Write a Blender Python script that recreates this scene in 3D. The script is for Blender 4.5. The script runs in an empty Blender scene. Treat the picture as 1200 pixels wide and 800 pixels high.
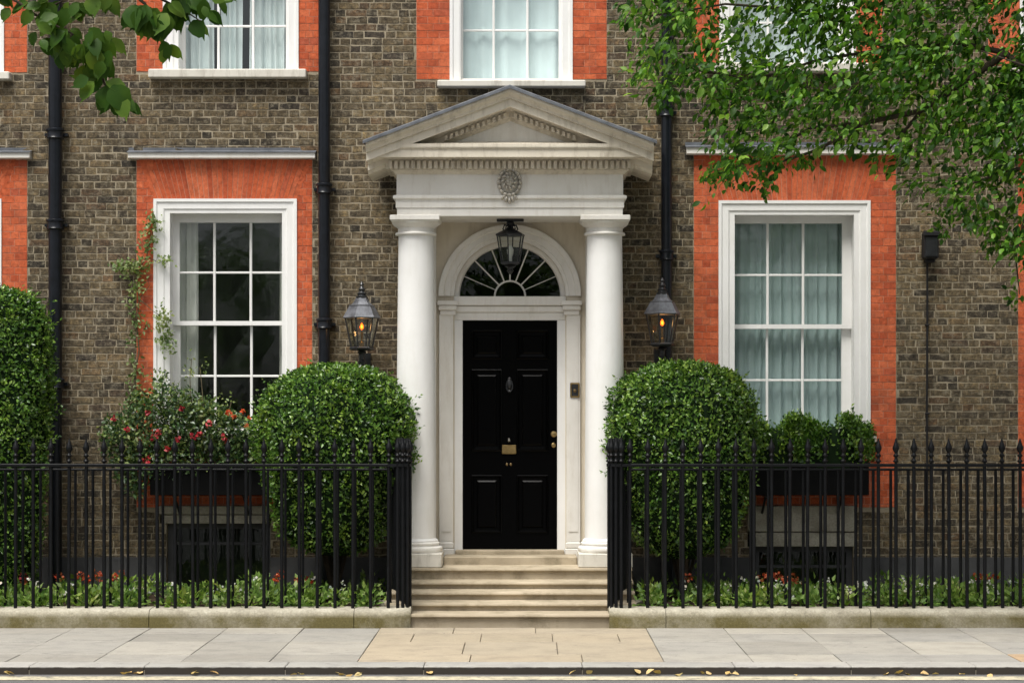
import bpy, math, random
import numpy as np
from mathutils import Vector, Matrix
random.seed(7); rng = np.random.default_rng(11)
PI = math.pi; R = math.radians
sc = bpy.context.scene
col = sc.collection

# ------------------------------------------------------------------ camera
# house front = plane Y 0, pavement = Z 0, the street lies towards -Y; the camera stands 20 m off, 2 m up
CAMX, CAMZ, DIST, FPX, VX, VY = 0.1957, 2.0, 20.0, 2300.0, 620.0, 480.0
cam = bpy.data.cameras.new('camera'); camo = bpy.data.objects.new('camera', cam); col.objects.link(camo)
camo.location = (CAMX, -DIST, CAMZ); camo.rotation_euler = (R(90), 0, 0)
cam.lens = FPX / 1200 * 36; cam.sensor_width = 36
cam.shift_x = (600 - VX) / 1200; cam.shift_y = (VY - 400) / 1200
cam.clip_end = 500; sc.camera = camo

# ------------------------------------------------------------------ sky, sun, exposure
SUN_EL, SUN_AZ = 65, -30      # degrees; azimuth measured from straight behind the camera, minus = from the left
w = bpy.data.worlds.new('World'); sc.world = w; w.use_nodes = True
nt = w.node_tree; bg = nt.nodes['Background']
sky = nt.nodes.new('ShaderNodeTexSky'); sky.sky_type = 'NISHITA'; sky.sun_disc = False
sky.sun_elevation = R(SUN_EL); sky.sun_rotation = R(180 - SUN_AZ); sky.dust_density = 4.0; sky.air_density = 1.0; sky.ozone_density = 1.0
hs = nt.nodes.new('ShaderNodeHueSaturation'); hs.inputs['Saturation'].default_value = 0.22   # cloud veil
nt.links.new(sky.outputs[0], hs.inputs['Color']); nt.links.new(hs.outputs[0], bg.inputs[0]); bg.inputs[1].default_value = 0.05
sun = bpy.data.lights.new('sun', 'SUN'); sun.energy = 1.5; sun.angle = R(30); sun.color = (1.0, 0.965, 0.90)
suno = bpy.data.objects.new('sun', sun); col.objects.link(suno); suno.location = (-6, -16, 18)
sd = Vector((math.sin(R(SUN_AZ)) * math.cos(R(SUN_EL)), -math.cos(R(SUN_AZ)) * math.cos(R(SUN_EL)), math.sin(R(SUN_EL))))
suno.rotation_euler = sd.to_track_quat('Z', 'Y').to_euler()
sc.view_settings.view_transform = 'Standard'; sc.view_settings.look = 'None'
sc.view_settings.exposure = 1.62; sc.view_settings.gamma = 1.0; sc.view_settings.use_curve_mapping = False
cy = sc.cycles; cy.max_bounces = 6; cy.adaptive_threshold = 0.02; cy.diffuse_bounces = 3; cy.glossy_bounces = 2; cy.transmission_bounces = 2; cy.transparent_max_bounces = 8; cy.caustics_reflective = False; cy.caustics_refractive = False

# ------------------------------------------------------------------ measuring helpers
def X(px, Y=0.0): return CAMX + (px - VX) * (DIST + Y) / FPX
def Z(py, Y=0.0): return CAMZ - (py - VY) * (DIST + Y) / FPX

# ------------------------------------------------------------------ mesh helpers
class MB:
    def __init__(s): s.v = []; s.f = []; s.r = []
    def add(s, vs, fs, r=None):
        b = len(s.v); s.v += [tuple(p) for p in vs]; s.f += [tuple(i + b for i in f) for f in fs]
        s.r += [random.random() if r is None else r] * len(fs); return s
    def box(s, x0, x1, y0, y1, z0, z1, r=None):
        x0, x1 = min(x0, x1), max(x0, x1); y0, y1 = min(y0, y1), max(y0, y1); z0, z1 = min(z0, z1), max(z0, z1)
        return s.add([(x0,y0,z0),(x1,y0,z0),(x1,y1,z0),(x0,y1,z0),(x0,y0,z1),(x1,y0,z1),(x1,y1,z1),(x0,y1,z1)],
                     [(0,3,2,1),(4,5,6,7),(0,1,5,4),(1,2,6,5),(2,3,7,6),(3,0,4,7)], r)
    def cbox(s, x0, x1, y0, y1, z0, z1, c=0.006, r=None):
        # box with chamfered edges all round (three rings joined)
        x0, x1 = min(x0, x1), max(x0, x1); y0, y1 = min(y0, y1), max(y0, y1); z0, z1 = min(z0, z1), max(z0, z1)
        rings = []
        for z, i in ((z0, c), (z0 + c, 0), (z1 - c, 0), (z1, c)):
            a, b, d, e = x0 + i, x1 - i, y0 + i, y1 - i
            k = c
            rings.append([(a + k, d, z), (b - k, d, z), (b, d + k, z), (b, e - k, z), (b - k, e, z), (a + k, e, z), (a, e - k, z), (a, d + k, z)])
        vs = sum(rings, []); fs = []
        for q in range(3):
            for i in range(8):
                j = (i + 1) % 8; fs.append((q*8 + i, q*8 + j, q*8 + 8 + j, q*8 + 8 + i))
        fs.append(tuple(range(7, -1, -1))); fs.append(tuple(range(24, 32)))
        return s.add(vs, fs, r)
    def lathe(s, cx, cy, prof, n=24, a0=0.0, cap=True, r=None):
        vs = []; fs = []
        for (rr, z) in prof:
            for i in range(n):
                a = a0 + 2 * PI * i / n; vs.append((cx + rr * math.cos(a), cy + rr * math.sin(a), z))
        for k in range(len(prof) - 1):
            for i in range(n):
                j = (i + 1) % n; fs.append((k*n + i, k*n + j, k*n + n + j, k*n + n + i))
        if cap:
            fs.append(tuple(range(n - 1, -1, -1))); m = (len(prof) - 1) * n; fs.append(tuple(range(m, m + n)))
        return s.add(vs, fs, r)
    def tube(s, pts, rad, n=8, r=None):
        pts = [Vector(p) for p in pts]; rads = rad if isinstance(rad, (list, tuple)) else [rad] * len(pts)
        vs = []; fs = []; up = Vector((0.13, 0.31, 0.94)); m = len(pts)
        for k, p in enumerate(pts):
            t = (pts[min(k + 1, m - 1)] - pts[max(k - 1, 0)]).normalized()
            u = t.cross(up); u = u.normalized() if u.length > 1e-4 else t.orthogonal().normalized()
            v = t.cross(u).normalized()
            for i in range(n):
                a = 2 * PI * i / n; vs.append(p + (u * math.cos(a) + v * math.sin(a)) * rads[k])
        for k in range(m - 1):
            for i in range(n):
                j = (i + 1) % n; fs.append((k*n + i, k*n + j, k*n + n + j, k*n + n + i))
        fs.append(tuple(range(n - 1, -1, -1))); fs.append(tuple(range((m - 1) * n, m * n)))
        return s.add(vs, fs, r)
    def prism(s, poly, y0, y1, r=None):          # poly of (x, z), counter-clockwise seen from -Y
        n = len(poly); vs = [(x, y0, z) for x, z in poly] + [(x, y1, z) for x, z in poly]
        fs = [tuple(range(n)), tuple(range(2*n - 1, n - 1, -1))]
        fs += [(i, i + n, (i + 1) % n + n, (i + 1) % n) for i in range(n)]
        return s.add(vs, fs, r)
    def usweep(s, hw, yf, prof, yb=0.0, cx=0.0, r=None):   # profile (out, z) carried round three sides of a block
        vs = []; fs = []
        for o, z in prof:
            vs += [(cx - hw - o, yb, z), (cx - hw - o, yf - o, z), (cx + hw + o, yf - o, z), (cx + hw + o, yb, z)]
        for k in range(len(prof) - 1):
            for i in range(3): fs.append((k*4 + i, k*4 + i + 1, k*4 + 5 + i, k*4 + 4 + i))
        return s.add(vs, fs, r)
    def build(s, name, mat, parent=None, smooth=None, loc=None):
        me = bpy.data.meshes.new(name); me.from_pydata(s.v, [], s.f); me.materials.append(M[mat])
        at = me.attributes.new('rnd', 'FLOAT', 'FACE'); at.data.foreach_set('value', np.array(s.r, dtype=np.float32))
        if smooth is not None:
            me.shade_smooth(); me.set_sharp_from_angle(angle=R(smooth))
        me.update()
        return link(name, me, parent, loc)

def link(name, me, parent=None, loc=None):
    o = bpy.data.objects.new(name, me); col.objects.link(o)
    if parent: o.parent = parent
    if loc: o.location = loc
    return o
def tag(o, label=None, cat=None, group=None, kind=None):
    if label: o['label'] = label
    if cat: o['category'] = cat
    if group: o['group'] = group
    if kind: o['kind'] = kind
    return o
def empty(name, label=None, cat=None, loc=(0,0,0), group=None, parent=None):
    o = bpy.data.objects.new(name, None); col.objects.link(o); o.location = loc; o.empty_display_size = 0.2
    if parent: o.parent = parent
    return tag(o, label, cat, group)

# ------------------------------------------------------------------ materials
M = {}
def mat(name):
    m = bpy.data.materials.new(name); m.use_nodes = True; M[name] = m
    return m, m.node_tree, m.node_tree.nodes['Principled BSDF']
def N(t, kind, **kw):
    n = t.nodes.new(kind)
    for k, v in kw.items():
        if k in n.inputs: n.inputs[k].default_value = v
        else: setattr(n, k, v)
    return n
def ramp(t, fac, stops):
    n = t.nodes.new('ShaderNodeValToRGB'); e = n.color_ramp.elements
    while len(e) < len(stops): e.new(0.5)
    for i, (p, c) in enumerate(stops):
        e[i].position = p; e[i].color = (*c, 1) if len(c) == 3 else c
    t.links.new(fac, n.inputs[0]); return n.outputs[0]
def mix(t, fac, a, b, mode='MIX'):
    n = t.nodes.new('ShaderNodeMix'); n.data_type = 'RGBA'; n.blend_type = mode
    for k, v in ((0, fac), (6, a), (7, b)):
        if hasattr(v, 'is_output'): t.links.new(v, n.inputs[k])
        elif k == 0: n.inputs[k].default_value = v
        else: n.inputs[k].default_value = (*v, 1)
    return n.outputs[2]
def noise(t, scale, detail=4, rough=0.55, vec=None, stretch=None):
    if vec is None: vec = t.nodes.new('ShaderNodeNewGeometry').outputs['Position']
    if stretch:
        mp = t.nodes.new('ShaderNodeMapping'); mp.inputs['Scale'].default_value = stretch
        t.links.new(vec, mp.inputs[0]); vec = mp.outputs[0]
    n = t.nodes.new('ShaderNodeTexNoise'); n.inputs['Scale'].default_value = scale
    n.inputs['Detail'].default_value = detail; n.inputs['Roughness'].default_value = rough
    t.links.new(vec, n.inputs['Vector']); return n.outputs[0]
def piece_random(t):       # a number of its own for every brick / leaf / slab
    a = N(t, 'ShaderNodeAttribute', attribute_name='rnd'); o = N(t, 'ShaderNodeObjectInfo')
    ad = N(t, 'ShaderNodeMath', operation='ADD'); fr = N(t, 'ShaderNodeMath', operation='FRACT')
    t.links.new(a.outputs['Fac'], ad.inputs[0]); t.links.new(o.outputs['Random'], ad.inputs[1]); t.links.new(ad.outputs[0], fr.inputs[0])
    return fr.outputs[0]
def bump(t, p, h, strength=0.3, dist=0.01):
    b = N(t, 'ShaderNodeBump'); b.inputs['Strength'].default_value = strength; b.inputs['Distance'].default_value = dist
    t.links.new(h, b.inputs['Height']); t.links.new(b.outputs[0], p.inputs['Normal'])
def spec(p, rough, s=0.5, metal=0.0):
    p.inputs['Roughness'].default_value = rough; p.inputs['Specular IOR Level'].default_value = s; p.inputs['Metallic'].default_value = metal

def stock_brick():
    m, t, p = mat('stock_brick'); L = t.links
    base = ramp(t, piece_random(t), [(0, (.050,.045,.040)), (.12, (.085,.071,.055)), (.34, (.125,.101,.070)), (.55, (.150,.120,.080)),
                                  (.72, (.105,.087,.064)), (.84, (.185,.147,.094)), (.93, (.140,.094,.062)), (1, (.060,.054,.050))])
    sp = ramp(t, noise(t, 24, 6, .85), [(.34, (.16,.16,.18)), (.45, (.72,.72,.73)), (.55, (1.2,1.18,1.15)), (.66, (2.5,2.35,2.05))])
    c = mix(t, 1, base, sp, 'MULTIPLY')
    soot = ramp(t, noise(t, 0.9, 5, .6), [(.36, (.58,.58,.60)), (.6, (1.12,1.09,1.03))])
    c = mix(t, .8, c, mix(t, 1, c, soot, 'MULTIPLY'))
    soot2 = ramp(t, noise(t, 5.5, 5, .7), [(.36, (.60,.60,.61)), (.58, (1.1,1.1,1.1))]); c = mix(t, .7, c, mix(t, 1, c, soot2, 'MULTIPLY'))
    c = mix(t, 1, c, (.95,.925,.83), 'MULTIPLY')
    lime = ramp(t, noise(t, 13, 6, .82), [(.51, (0,0,0)), (.66, (.85,.85,.85))])
    c = mix(t, lime, c, (.27,.235,.17)); L.new(c, p.inputs['Base Color']); spec(p, .9, .2)
    bump(t, p, noise(t, 70, 5, .7), .55, .008)
stock_brick()
def mortar(name, c1, c2):
    m, t, p = mat(name); c = ramp(t, noise(t, 3.0, 6, .7), [(.3, c1), (.7, c2)])
    c = mix(t, .5, c, mix(t, 1, c, ramp(t, noise(t, 60, 3), [(.3, (.6,.6,.6)), (.7, (1.2,1.2,1.2))]), 'MULTIPLY'))
    t.links.new(c, p.inputs['Base Color']); spec(p, .95, .1); bump(t, p, noise(t, 120, 3), .5, .004)
mortar('mortar', (.22,.185,.13), (.42,.36,.26)); mortar('red_mortar', (.42,.17,.10), (.62,.36,.26))
def red_brick():
    m, t, p = mat('red_brick')
    base = ramp(t, piece_random(t), [(0, (.42,.085,.037)), (.25, (.51,.108,.043)), (.5, (.565,.128,.052)), (.75, (.59,.150,.066)), (.9, (.50,.112,.050)), (1, (.40,.092,.048))])
    sp = ramp(t, noise(t, 22, 6, .82), [(.33, (.50,.46,.44)), (.48, (.95,.95,.95)), (.58, (1.08,1.1,1.1)), (.70, (1.35,1.75,2.1))])
    c = mix(t, 1, base, sp, 'MULTIPLY')
    dirt = ramp(t, noise(t, 2.6, 7, .78), [(.48, (0,0,0)), (.72, (.7,.7,.7))])
    c = mix(t, dirt, c, (.16,.055,.032)); t.links.new(c, p.inputs['Base Color']); spec(p, .9, .15)
    bump(t, p, noise(t, 80, 4, .7), .4, .005)
red_brick()
def plaster(name, c1, c2, grime, gs=.5, rough=.6, streak=True, bs=.25):
    m, t, p = mat(name); c = ramp(t, noise(t, 2.5, 6, .6), [(.3, c1), (.7, c2)])
    g = ramp(t, noise(t, 4.0, 7, .72, stretch=(2.6, 2.6, .55) if streak else None), [(.50, (0,0,0)), (.80, (gs, gs, gs))])
    c = mix(t, g, c, grime); t.links.new(c, p.inputs['Base Color']); spec(p, rough, .3)
    bump(t, p, noise(t, 45, 5, .65), bs, .004)
plaster('white_paint', (.77,.765,.74), (.83,.825,.81), (.55,.51,.43), .22, .5)
plaster('stucco', (.62,.55,.43), (.71,.64,.52), (.38,.30,.20), .50, .75)
plaster('portico_paint', (.70,.675,.62), (.80,.78,.735), (.44,.38,.29), .45, .6)
plaster('pediment_stone', (.60,.54,.44), (.72,.66,.55), (.24,.195,.135), .80, .8)
plaster('carved_stone', (.52,.49,.43), (.68,.64,.57), (.20,.18,.15), .8, .85, True, .5)
plaster('stone_white', (.60,.57,.50), (.70,.67,.60), (.25,.22,.17), .8, .8)
plaster('step_stone', (.30,.25,.175), (.46,.39,.285), (.12,.10,.055), .85, .85, False, .5)
plaster('dark_render', (.05,.05,.052), (.10,.10,.10), (.03,.03,.03), .6, .9)
def lead():
    m, t, p = mat('lead'); c = ramp(t, noise(t, 6, 6, .65), [(.3, (.06,.068,.08)), (.7, (.16,.17,.19))])
    t.links.new(c, p.inputs['Base Color']); spec(p, .6, .4); bump(t, p, noise(t, 20, 4), .3, .006)
lead()
def plinth_stone():
    m, t, p = mat('plinth_stone'); c = ramp(t, noise(t, 5, 7, .7), [(.3, (.27,.245,.19)), (.55, (.42,.39,.31)), (.75, (.52,.49,.41))])
    alg = ramp(t, noise(t, 1.6, 6, .7), [(.30, (.25,.25,.25)), (.56, (1,1,1))])
    geo = N(t, 'ShaderNodeNewGeometry'); sx = N(t, 'ShaderNodeSeparateXYZ'); t.links.new(geo.outputs['Position'], sx.inputs[0])
    low = N(t, 'ShaderNodeMapRange'); low.inputs['From Min'].default_value = .155; low.inputs['From Max'].default_value = .09
    t.links.new(sx.outputs['Z'], low.inputs['Value'])                      # moss grows on the damp lower face
    fm = N(t, 'ShaderNodeMath', operation='MULTIPLY'); t.links.new(alg, fm.inputs[0]); t.links.new(low.outputs[0], fm.inputs[1])
    c = mix(t, fm.outputs[0], c, (.125,.105,.042)); 
    c = mix(t, .6, c, mix(t, 1, c, ramp(t, noise(t, 55, 4, .7), [(.3, (.55,.55,.55)), (.7, (1.3,1.3,1.3))]), 'MULTIPLY'))
    t.links.new(c, p.inputs['Base Color']); spec(p, .9, .2); bump(t, p, noise(t, 40, 6, .7), .6, .012)
plinth_stone()
def flag(name, cols):
    m, t, p = mat(name); c = ramp(t, piece_random(t), cols)
    c = mix(t, .8, c, mix(t, 1, c, ramp(t, noise(t, 3.5, 7, .7), [(.28, (.70,.70,.72)), (.5, (1,1,1)), (.75, (1.13,1.12,1.1))]), 'MULTIPLY'))
    c = mix(t, .6, c, mix(t, 1, c, ramp(t, noise(t, 70, 4, .7), [(.3, (.75,.75,.75)), (.7, (1.15,1.15,1.15))]), 'MULTIPLY'))
    st = ramp(t, noise(t, 1.1, 6, .75, stretch=(1, 3, 1)), [(.52, (0,0,0)), (.75, (.5,.5,.5))]); c = mix(t, st, c, (.20,.18,.15))
    gum = ramp(t, noise(t, 11, 2, .4), [(.70, (0,0,0)), (.73, (.5,.5,.5))]); c = mix(t, gum, c, (.15,.14,.125))
    t.links.new(c, p.inputs['Base Color']); spec(p, .85, .25); bump(t, p, noise(t, 35, 6, .7), .25, .006)
flag('grey_flag', [(0, (.27,.255,.225)), (.4, (.33,.312,.275)), (.75, (.30,.288,.262)), (1, (.37,.345,.295))])
flag('buff_flag', [(0, (.33,.28,.205)), (.5, (.38,.32,.235)), (1, (.35,.30,.225))])
flag('orange_flag', [(0, (.40,.29,.18)), (1, (.42,.30,.19))])
flag('kerb_granite', [(0, (.32,.31,.285)), (1, (.37,.355,.33))])
def kerb_face_tone():
    m = M['kerb_granite']; t = m.node_tree; p = t.nodes['Principled BSDF']; c = p.inputs['Base Color'].links[0].from_socket
    geo = N(t, 'ShaderNodeNewGeometry'); sx = N(t, 'ShaderNodeSeparateXYZ'); t.links.new(geo.outputs['Position'], sx.inputs[0])
    ad = N(t, 'ShaderNodeMath', operation='MULTIPLY_ADD'); ad.inputs[1].default_value = .02; t.links.new(noise(t, 9, 5), ad.inputs[0]); t.links.new(sx.outputs['Z'], ad.inputs[2])
    mr = N(t, 'ShaderNodeMapRange'); mr.inputs['From Min'].default_value = .004; mr.inputs['From Max'].default_value = -.004; t.links.new(ad.outputs[0], mr.inputs['Value'])
    t.links.new(mix(t, mr.outputs[0], c, (.040,.034,.028)), p.inputs['Base Color'])     # face turns dark below the top edge, border broken by noise
kerb_face_tone()
flag('joint_dirt', [(0, (.17,.15,.12)), (1, (.17,.15,.12))])
def asphalt():
    m, t, p = mat('asphalt'); c = ramp(t, noise(t, 90, 5, .8), [(.3, (.07,.07,.07)), (.7, (.20,.195,.19))])
    c = mix(t, .5, c, ramp(t, noise(t, 1.4, 6), [(.3, (.10,.10,.10)), (.7, (.17,.165,.16))])); t.links.new(c, p.inputs['Base Color'])
    spec(p, .9, .2); bump(t, p, noise(t, 150, 3), .6, .006)
    m, t, p = mat('road_paint'); c = ramp(t, noise(t, 9, 7, .8), [(.36, (.15,.145,.13)), (.46, (.40,.36,.26)), (.6, (.56,.50,.36))]); t.links.new(c, p.inputs['Base Color']); spec(p, .8, .3)
asphalt()
def simple(name, c, rough=.5, s=.5, metal=0, nz=None, bs=0.0, bscale=40):
    m, t, p = mat(name); p.inputs['Base Color'].default_value = (*c, 1); spec(p, rough, s, metal)
    if nz:
        a = tuple(k * (1 - nz) for k in c); b = tuple(min(1, k * (1 + nz)) for k in c)
        t.links.new(ramp(t, noise(t, 12, 6, .7), [(.3, a), (.7, b)]), p.inputs['Base Color'])
    if bs: bump(t, p, noise(t, bscale, 5, .65), bs, .004)
    return p
simple('iron', (.0045,.005,.006), .42, .20, 0, .5, .25, 60)
simple('pipe_paint', (.006,.0075,.011), .28, .32, 0, .5, .15, 30)
simple('lamp_black', (.016,.017,.019), .35, .5, 0, .6, .3, 70)
simple('lamp_cap', (.13,.135,.15), .45, .5, .4, .6, .4, 60)
simple('door_paint', (.0010,.0010,.0011), .16, .07, 0)
simple('brass', (.40,.28,.12), .3, .5, 1.0, .35, .2, 60)
simple('old_brass', (.16,.11,.05), .4, .5, .8, .5, .2, 60)
simple('chrome', (.55,.52,.45), .25, .5, 1.0)
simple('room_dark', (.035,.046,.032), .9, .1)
simple('soil', (.045,.032,.022), .95, .1, 0, .5, .8, 30)
simple('bark', (.055,.042,.030), .9, .2, 0, .5, .9, 25)
simple('twig', (.10,.085,.05), .85, .2, 0, .4)
simple('planter', (.003,.003,.003), .6, .1, 0, .4)
simple('cable', (.012,.012,.013), .6, .3)
simple('terracotta_soil', (.10,.045,.025), .95, .1, 0, .4)
def curtain(name, c, rough=.9):
    m, t, p = mat(name); t.links.new(ramp(t, noise(t, 3, 4), [(.3, tuple(k*.9 for k in c)), (.7, c)]), p.inputs['Base Color']); spec(p, rough, .1)
curtain('sheer_green', (.42,.52,.52)); curtain('curtain_pale', (.66,.66,.61)); curtain('curtain_blue', (.70,.77,.77)); curtain('blind_sky_tint', (.78,.90,.92))  # last one: pale blind with the sky's reflection painted into its colour
def glass(name, refl, tint=(1,1,1), rough=.01):
    m = bpy.data.materials.new(name); m.use_nodes = True; M[name] = m; t = m.node_tree; t.nodes.clear()
    o = N(t, 'ShaderNodeOutputMaterial'); mx = N(t, 'ShaderNodeMixShader'); tr = N(t, 'ShaderNodeBsdfTransparent'); gl = N(t, 'ShaderNodeBsdfGlossy')
    tr.inputs[0].default_value = (*tint, 1); gl.inputs['Roughness'].default_value = rough; gl.inputs[0].default_value = (.9,.95,.95,1)
    lw = N(t, 'ShaderNodeLayerWeight'); fr = N(t, 'ShaderNodeMath', operation='POWER'); fr.inputs[1].default_value = 4.0; t.links.new(lw.outputs['Facing'], fr.inputs[0])
    ml = N(t, 'ShaderNodeMath', operation='MULTIPLY_ADD'); ml.inputs[1].default_value = .6; ml.inputs[2].default_value = .045 * refl     # thin pane: same from both sides
    b = N(t, 'ShaderNodeBump'); b.inputs['Strength'].default_value = .05; b.inputs['Distance'].default_value = .02
    t.links.new(noise(t, 5, 2), b.inputs['Height']); t.links.new(b.outputs[0], gl.inputs['Normal'])
    t.links.new(fr.outputs[0], ml.inputs[0]); t.links.new(ml.outputs[0], mx.inputs[0]); t.links.new(tr.outputs[0], mx.inputs[1]); t.links.new(gl.outputs[0], mx.inputs[2])
    t.links.new(mx.outputs[0], o.inputs[0])
glass('window_glass', 1.7, (.90,.93,.92), .05); glass('dark_glass', .7, (.7,.72,.7)); glass('lamp_glass', .8, (.82,.84,.82), .05)
def emit(name, c, s):
    m, t, p = mat(name); p.inputs['Emission Color'].default_value = (*c, 1); p.inputs['Emission Strength'].default_value = s; p.inputs['Base Color'].default_value = (*c, 1)
emit('lamp_flame', (1.0, .17, .012), 0.42)
def leafmat(name, stops, gloss=.35, rough=.38, trans=.35):
    m = bpy.data.materials.new(name); m.use_nodes = True; M[name] = m; t = m.node_tree; p = t.nodes['Principled BSDF']; out = t.nodes['Material Output']
    c = ramp(t, piece_random(t), stops)
    c = mix(t, 1, c, ramp(t, noise(t, 3.2, 4, .6), [(.32, (.62,.74,.72)), (.5, (1,1,1)), (.70, (1.40,1.18,1.0))]), 'MULTIPLY')     # older and younger growth
    t.links.new(c, p.inputs['Base Color']); spec(p, rough, gloss)
    if trans:
        tl = N(t, 'ShaderNodeBsdfTranslucent'); br = mix(t, 1, c, (1.25, 1.35, .55), 'MULTIPLY'); t.links.new(br, tl.inputs[0])
        mx = N(t, 'ShaderNodeMixShader'); mx.inputs[0].default_value = trans
        t.links.new(p.outputs[0], mx.inputs[1]); t.links.new(tl.outputs[0], mx.inputs[2]); t.links.new(mx.outputs[0], out.inputs[0])
leafmat('box_leaf', [(0, (.016,.046,.008)), (.35, (.056,.138,.016)), (.72, (.128,.250,.030)), (1, (.27,.41,.08))], .55, .33, .22)
leafmat('dark_leaf', [(0, (.020,.048,.018)), (.5, (.042,.090,.028)), (1, (.075,.135,.045))], .5, .35, .2)
leafmat('tree_leaf', [(0, (.018,.056,.008)), (.35, (.044,.125,.012)), (.65, (.085,.205,.018)), (.88, (.140,.290,.028)), (1, (.25,.39,.08))], .25, .42, .45)
leafmat('plane_leaf', [(0, (.028,.072,.010)), (.5, (.055,.120,.016)), (1, (.110,.190,.028))], .15, .42, .42)
leafmat('climber_leaf', [(0, (.080,.135,.035)), (.5, (.16,.225,.065)), (1, (.30,.36,.17))], .4, .45, .3)
leafmat('bed_leaf', [(0, (.060,.130,.020)), (.45, (.150,.260,.044)), (.85, (.26,.38,.090)), (1, (.42,.50,.24))], .35, .45, .3)
leafmat('white_petal', [(0, (.70,.70,.64)), (1, (.80,.80,.76))], .2, .6, .2)
leafmat('red_petal', [(0, (.25,.014,.022)), (.6, (.42,.030,.045)), (1, (.55,.14,.15))], .2, .6, .2)
leafmat('orange_petal', [(0, (.36,.045,.018)), (.6, (.50,.095,.035)), (1, (.55,.20,.11))], .2, .6, .2)
leafmat('fallen', [(0, (.50,.34,.12)), (.6, (.62,.47,.24)), (1, (.45,.27,.10))], .2, .7, .15)
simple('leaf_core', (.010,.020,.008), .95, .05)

# ------------------------------------------------------------------ foliage helper
LEAF = {  # outline (x, y, z) with a fold along the rib, faces
  'small': ([(0,0,0), (.27,.42,.07), (0,1,-.06), (-.27,.42,.07), (0,.45,-.02)], [(0,1,4),(1,2,4),(2,3,4),(3,0,4)]),
  'broad': ([(0,0,0), (.30,.14,.06), (.46,.42,.10), (.26,.74,.04), (0,1.05,-.10), (-.26,.74,.04), (-.46,.42,.10), (-.30,.14,.06), (0,.45,0)],
            [(0,1,8),(1,2,8),(2,3,8),(3,4,8),(4,5,8),(5,6,8),(6,7,8),(7,0,8)]),
  'curved': (None, None),
  'petal': ([(-.5,0,0), (.5,0,.05), (.5,1,-.05), (-.5,1,.1)], [(0,1,2,3)]),
}
def curved_leaf():
    st = [(0, .03), (.14, .26), (.36, .42), (.62, .34), (.84, .15), (1.04, .0)]; v = []; f = []
    for y, w_ in st: v += [(-w_, y, .22*w_ - .24*y*y), (0, y, -.24*y*y), (w_, y, .22*w_ - .24*y*y)]
    for k in range(len(st) - 1):
        a = 3*k; f += [(a, a+1, a+4), (a, a+4, a+3), (a+1, a+2, a+5), (a+1, a+5, a+4)]
    return v, f[:-4] + [f[-4], f[-1]]
LEAF['curved'] = curved_leaf(); LEAF['slim'] = ([(x*.72, y*1.12, z) for x, y, z in LEAF['curved'][0]], LEAF['curved'][1])
def leaf_cloud(name, mt, pos, axis, nrm, size, shape='small', parent=None, kind='stuff'):
    """one mesh of many leaves: position, direction of the rib, facing, size (arrays)"""
    lv, lf = LEAF[shape]; lv = np.array(lv); n = len(pos)
    a = axis / (np.linalg.norm(axis, axis=1, keepdims=True) + 1e-9)
    c = nrm - (nrm * a).sum(1, keepdims=True) * a; c /= (np.linalg.norm(c, axis=1, keepdims=True) + 1e-9)
    b = np.cross(a, c)
    V = pos[:, None, :] + size[:, None, None] * (lv[None, :, 0:1] * b[:, None, :] + lv[None, :, 1:2] * a[:, None, :] + lv[None, :, 2:3] * c[:, None, :])
    k = len(lv); F = np.array(lf); nf = len(F); fl = F.shape[1]
    idx = (F[None] + (np.arange(n) * k)[:, None, None]).reshape(-1)
    me = bpy.data.meshes.new(name); me.vertices.add(n * k); me.vertices.foreach_set('co', V.astype(np.float32).reshape(-1))
    me.loops.add(len(idx)); me.loops.foreach_set('vertex_index', idx.astype(np.int32))
    me.polygons.add(n * nf); me.polygons.foreach_set('loop_start', np.arange(0, len(idx), fl, dtype=np.int32))
    me.update(calc_edges=True); me.materials.append(M[mt])
    if shape in ('curved', 'slim'): me.polygons.foreach_set('use_smooth', np.ones(n * nf, dtype=bool))
    at = me.attributes.new('rnd', 'FLOAT', 'FACE'); at.data.foreach_set('value', np.repeat(rng.random(n), nf).astype(np.float32))
    o = link(name, me, parent)
    if kind: o['kind'] = kind
    return o
def unit(n): v = rng.normal(size=(n, 3)); return v / np.linalg.norm(v, axis=1, keepdims=True)
def leaf_mesh(name, shape, mt, size):
    lv, lf = LEAF[shape]; me = bpy.data.meshes.new(name); me.from_pydata([(x*size, y*size, z*size) for x, y, z in lv], [], lf); me.materials.append(M[mt])
    at = me.attributes.new('rnd', 'FLOAT', 'FACE'); at.data.foreach_set('value', np.zeros(len(lf), dtype=np.float32))
    if shape in ('curved', 'slim'): me.shade_smooth()
    return me

# ================================================================== THE GROUND
XL, XR = -10.5, 11.0
YK = -4.67      # kerb face
g = MB(); g.add([(-60,-60,-.066),(60,-60,-.066),(60,YK+.02,-.066),(-60,YK+.02,-.066)], [(0,1,2,3)], .5)
road = tag(g.build('road', 'asphalt'), kind='structure')
g = MB(); g.add([(-60,YK-.33,-.062),(60,YK-.33,-.062),(60,YK-.13,-.062),(-60,YK-.13,-.062)], [(0,1,2,3)], .5); g.build('road_marking', 'road_paint', road)
g = MB(); g.add([(-60,YK+.01,-.020),(60,YK+.01,-.020),(60,-1.0,-.020),(-60,-1.0,-.020)], [(0,1,2,3)], .5)
pavement = tag(g.build('pavement', 'joint_dirt'), kind='structure')
g = MB(); g.box(-60, 60, YK+.004, YK+.2, -.3, -.03, .5)
kerb = tag(g.build('kerb', 'joint_dirt'), kind='structure')
x = XL
while x < XR:
    L = random.uniform(.85, 1.25); k = MB(); k.cbox(x+.002, x+L-.002, YK, YK+.27, -.2, 0.0, .006)
    k.build('kerb_stone', 'kerb_granite', kerb); x += L
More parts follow.
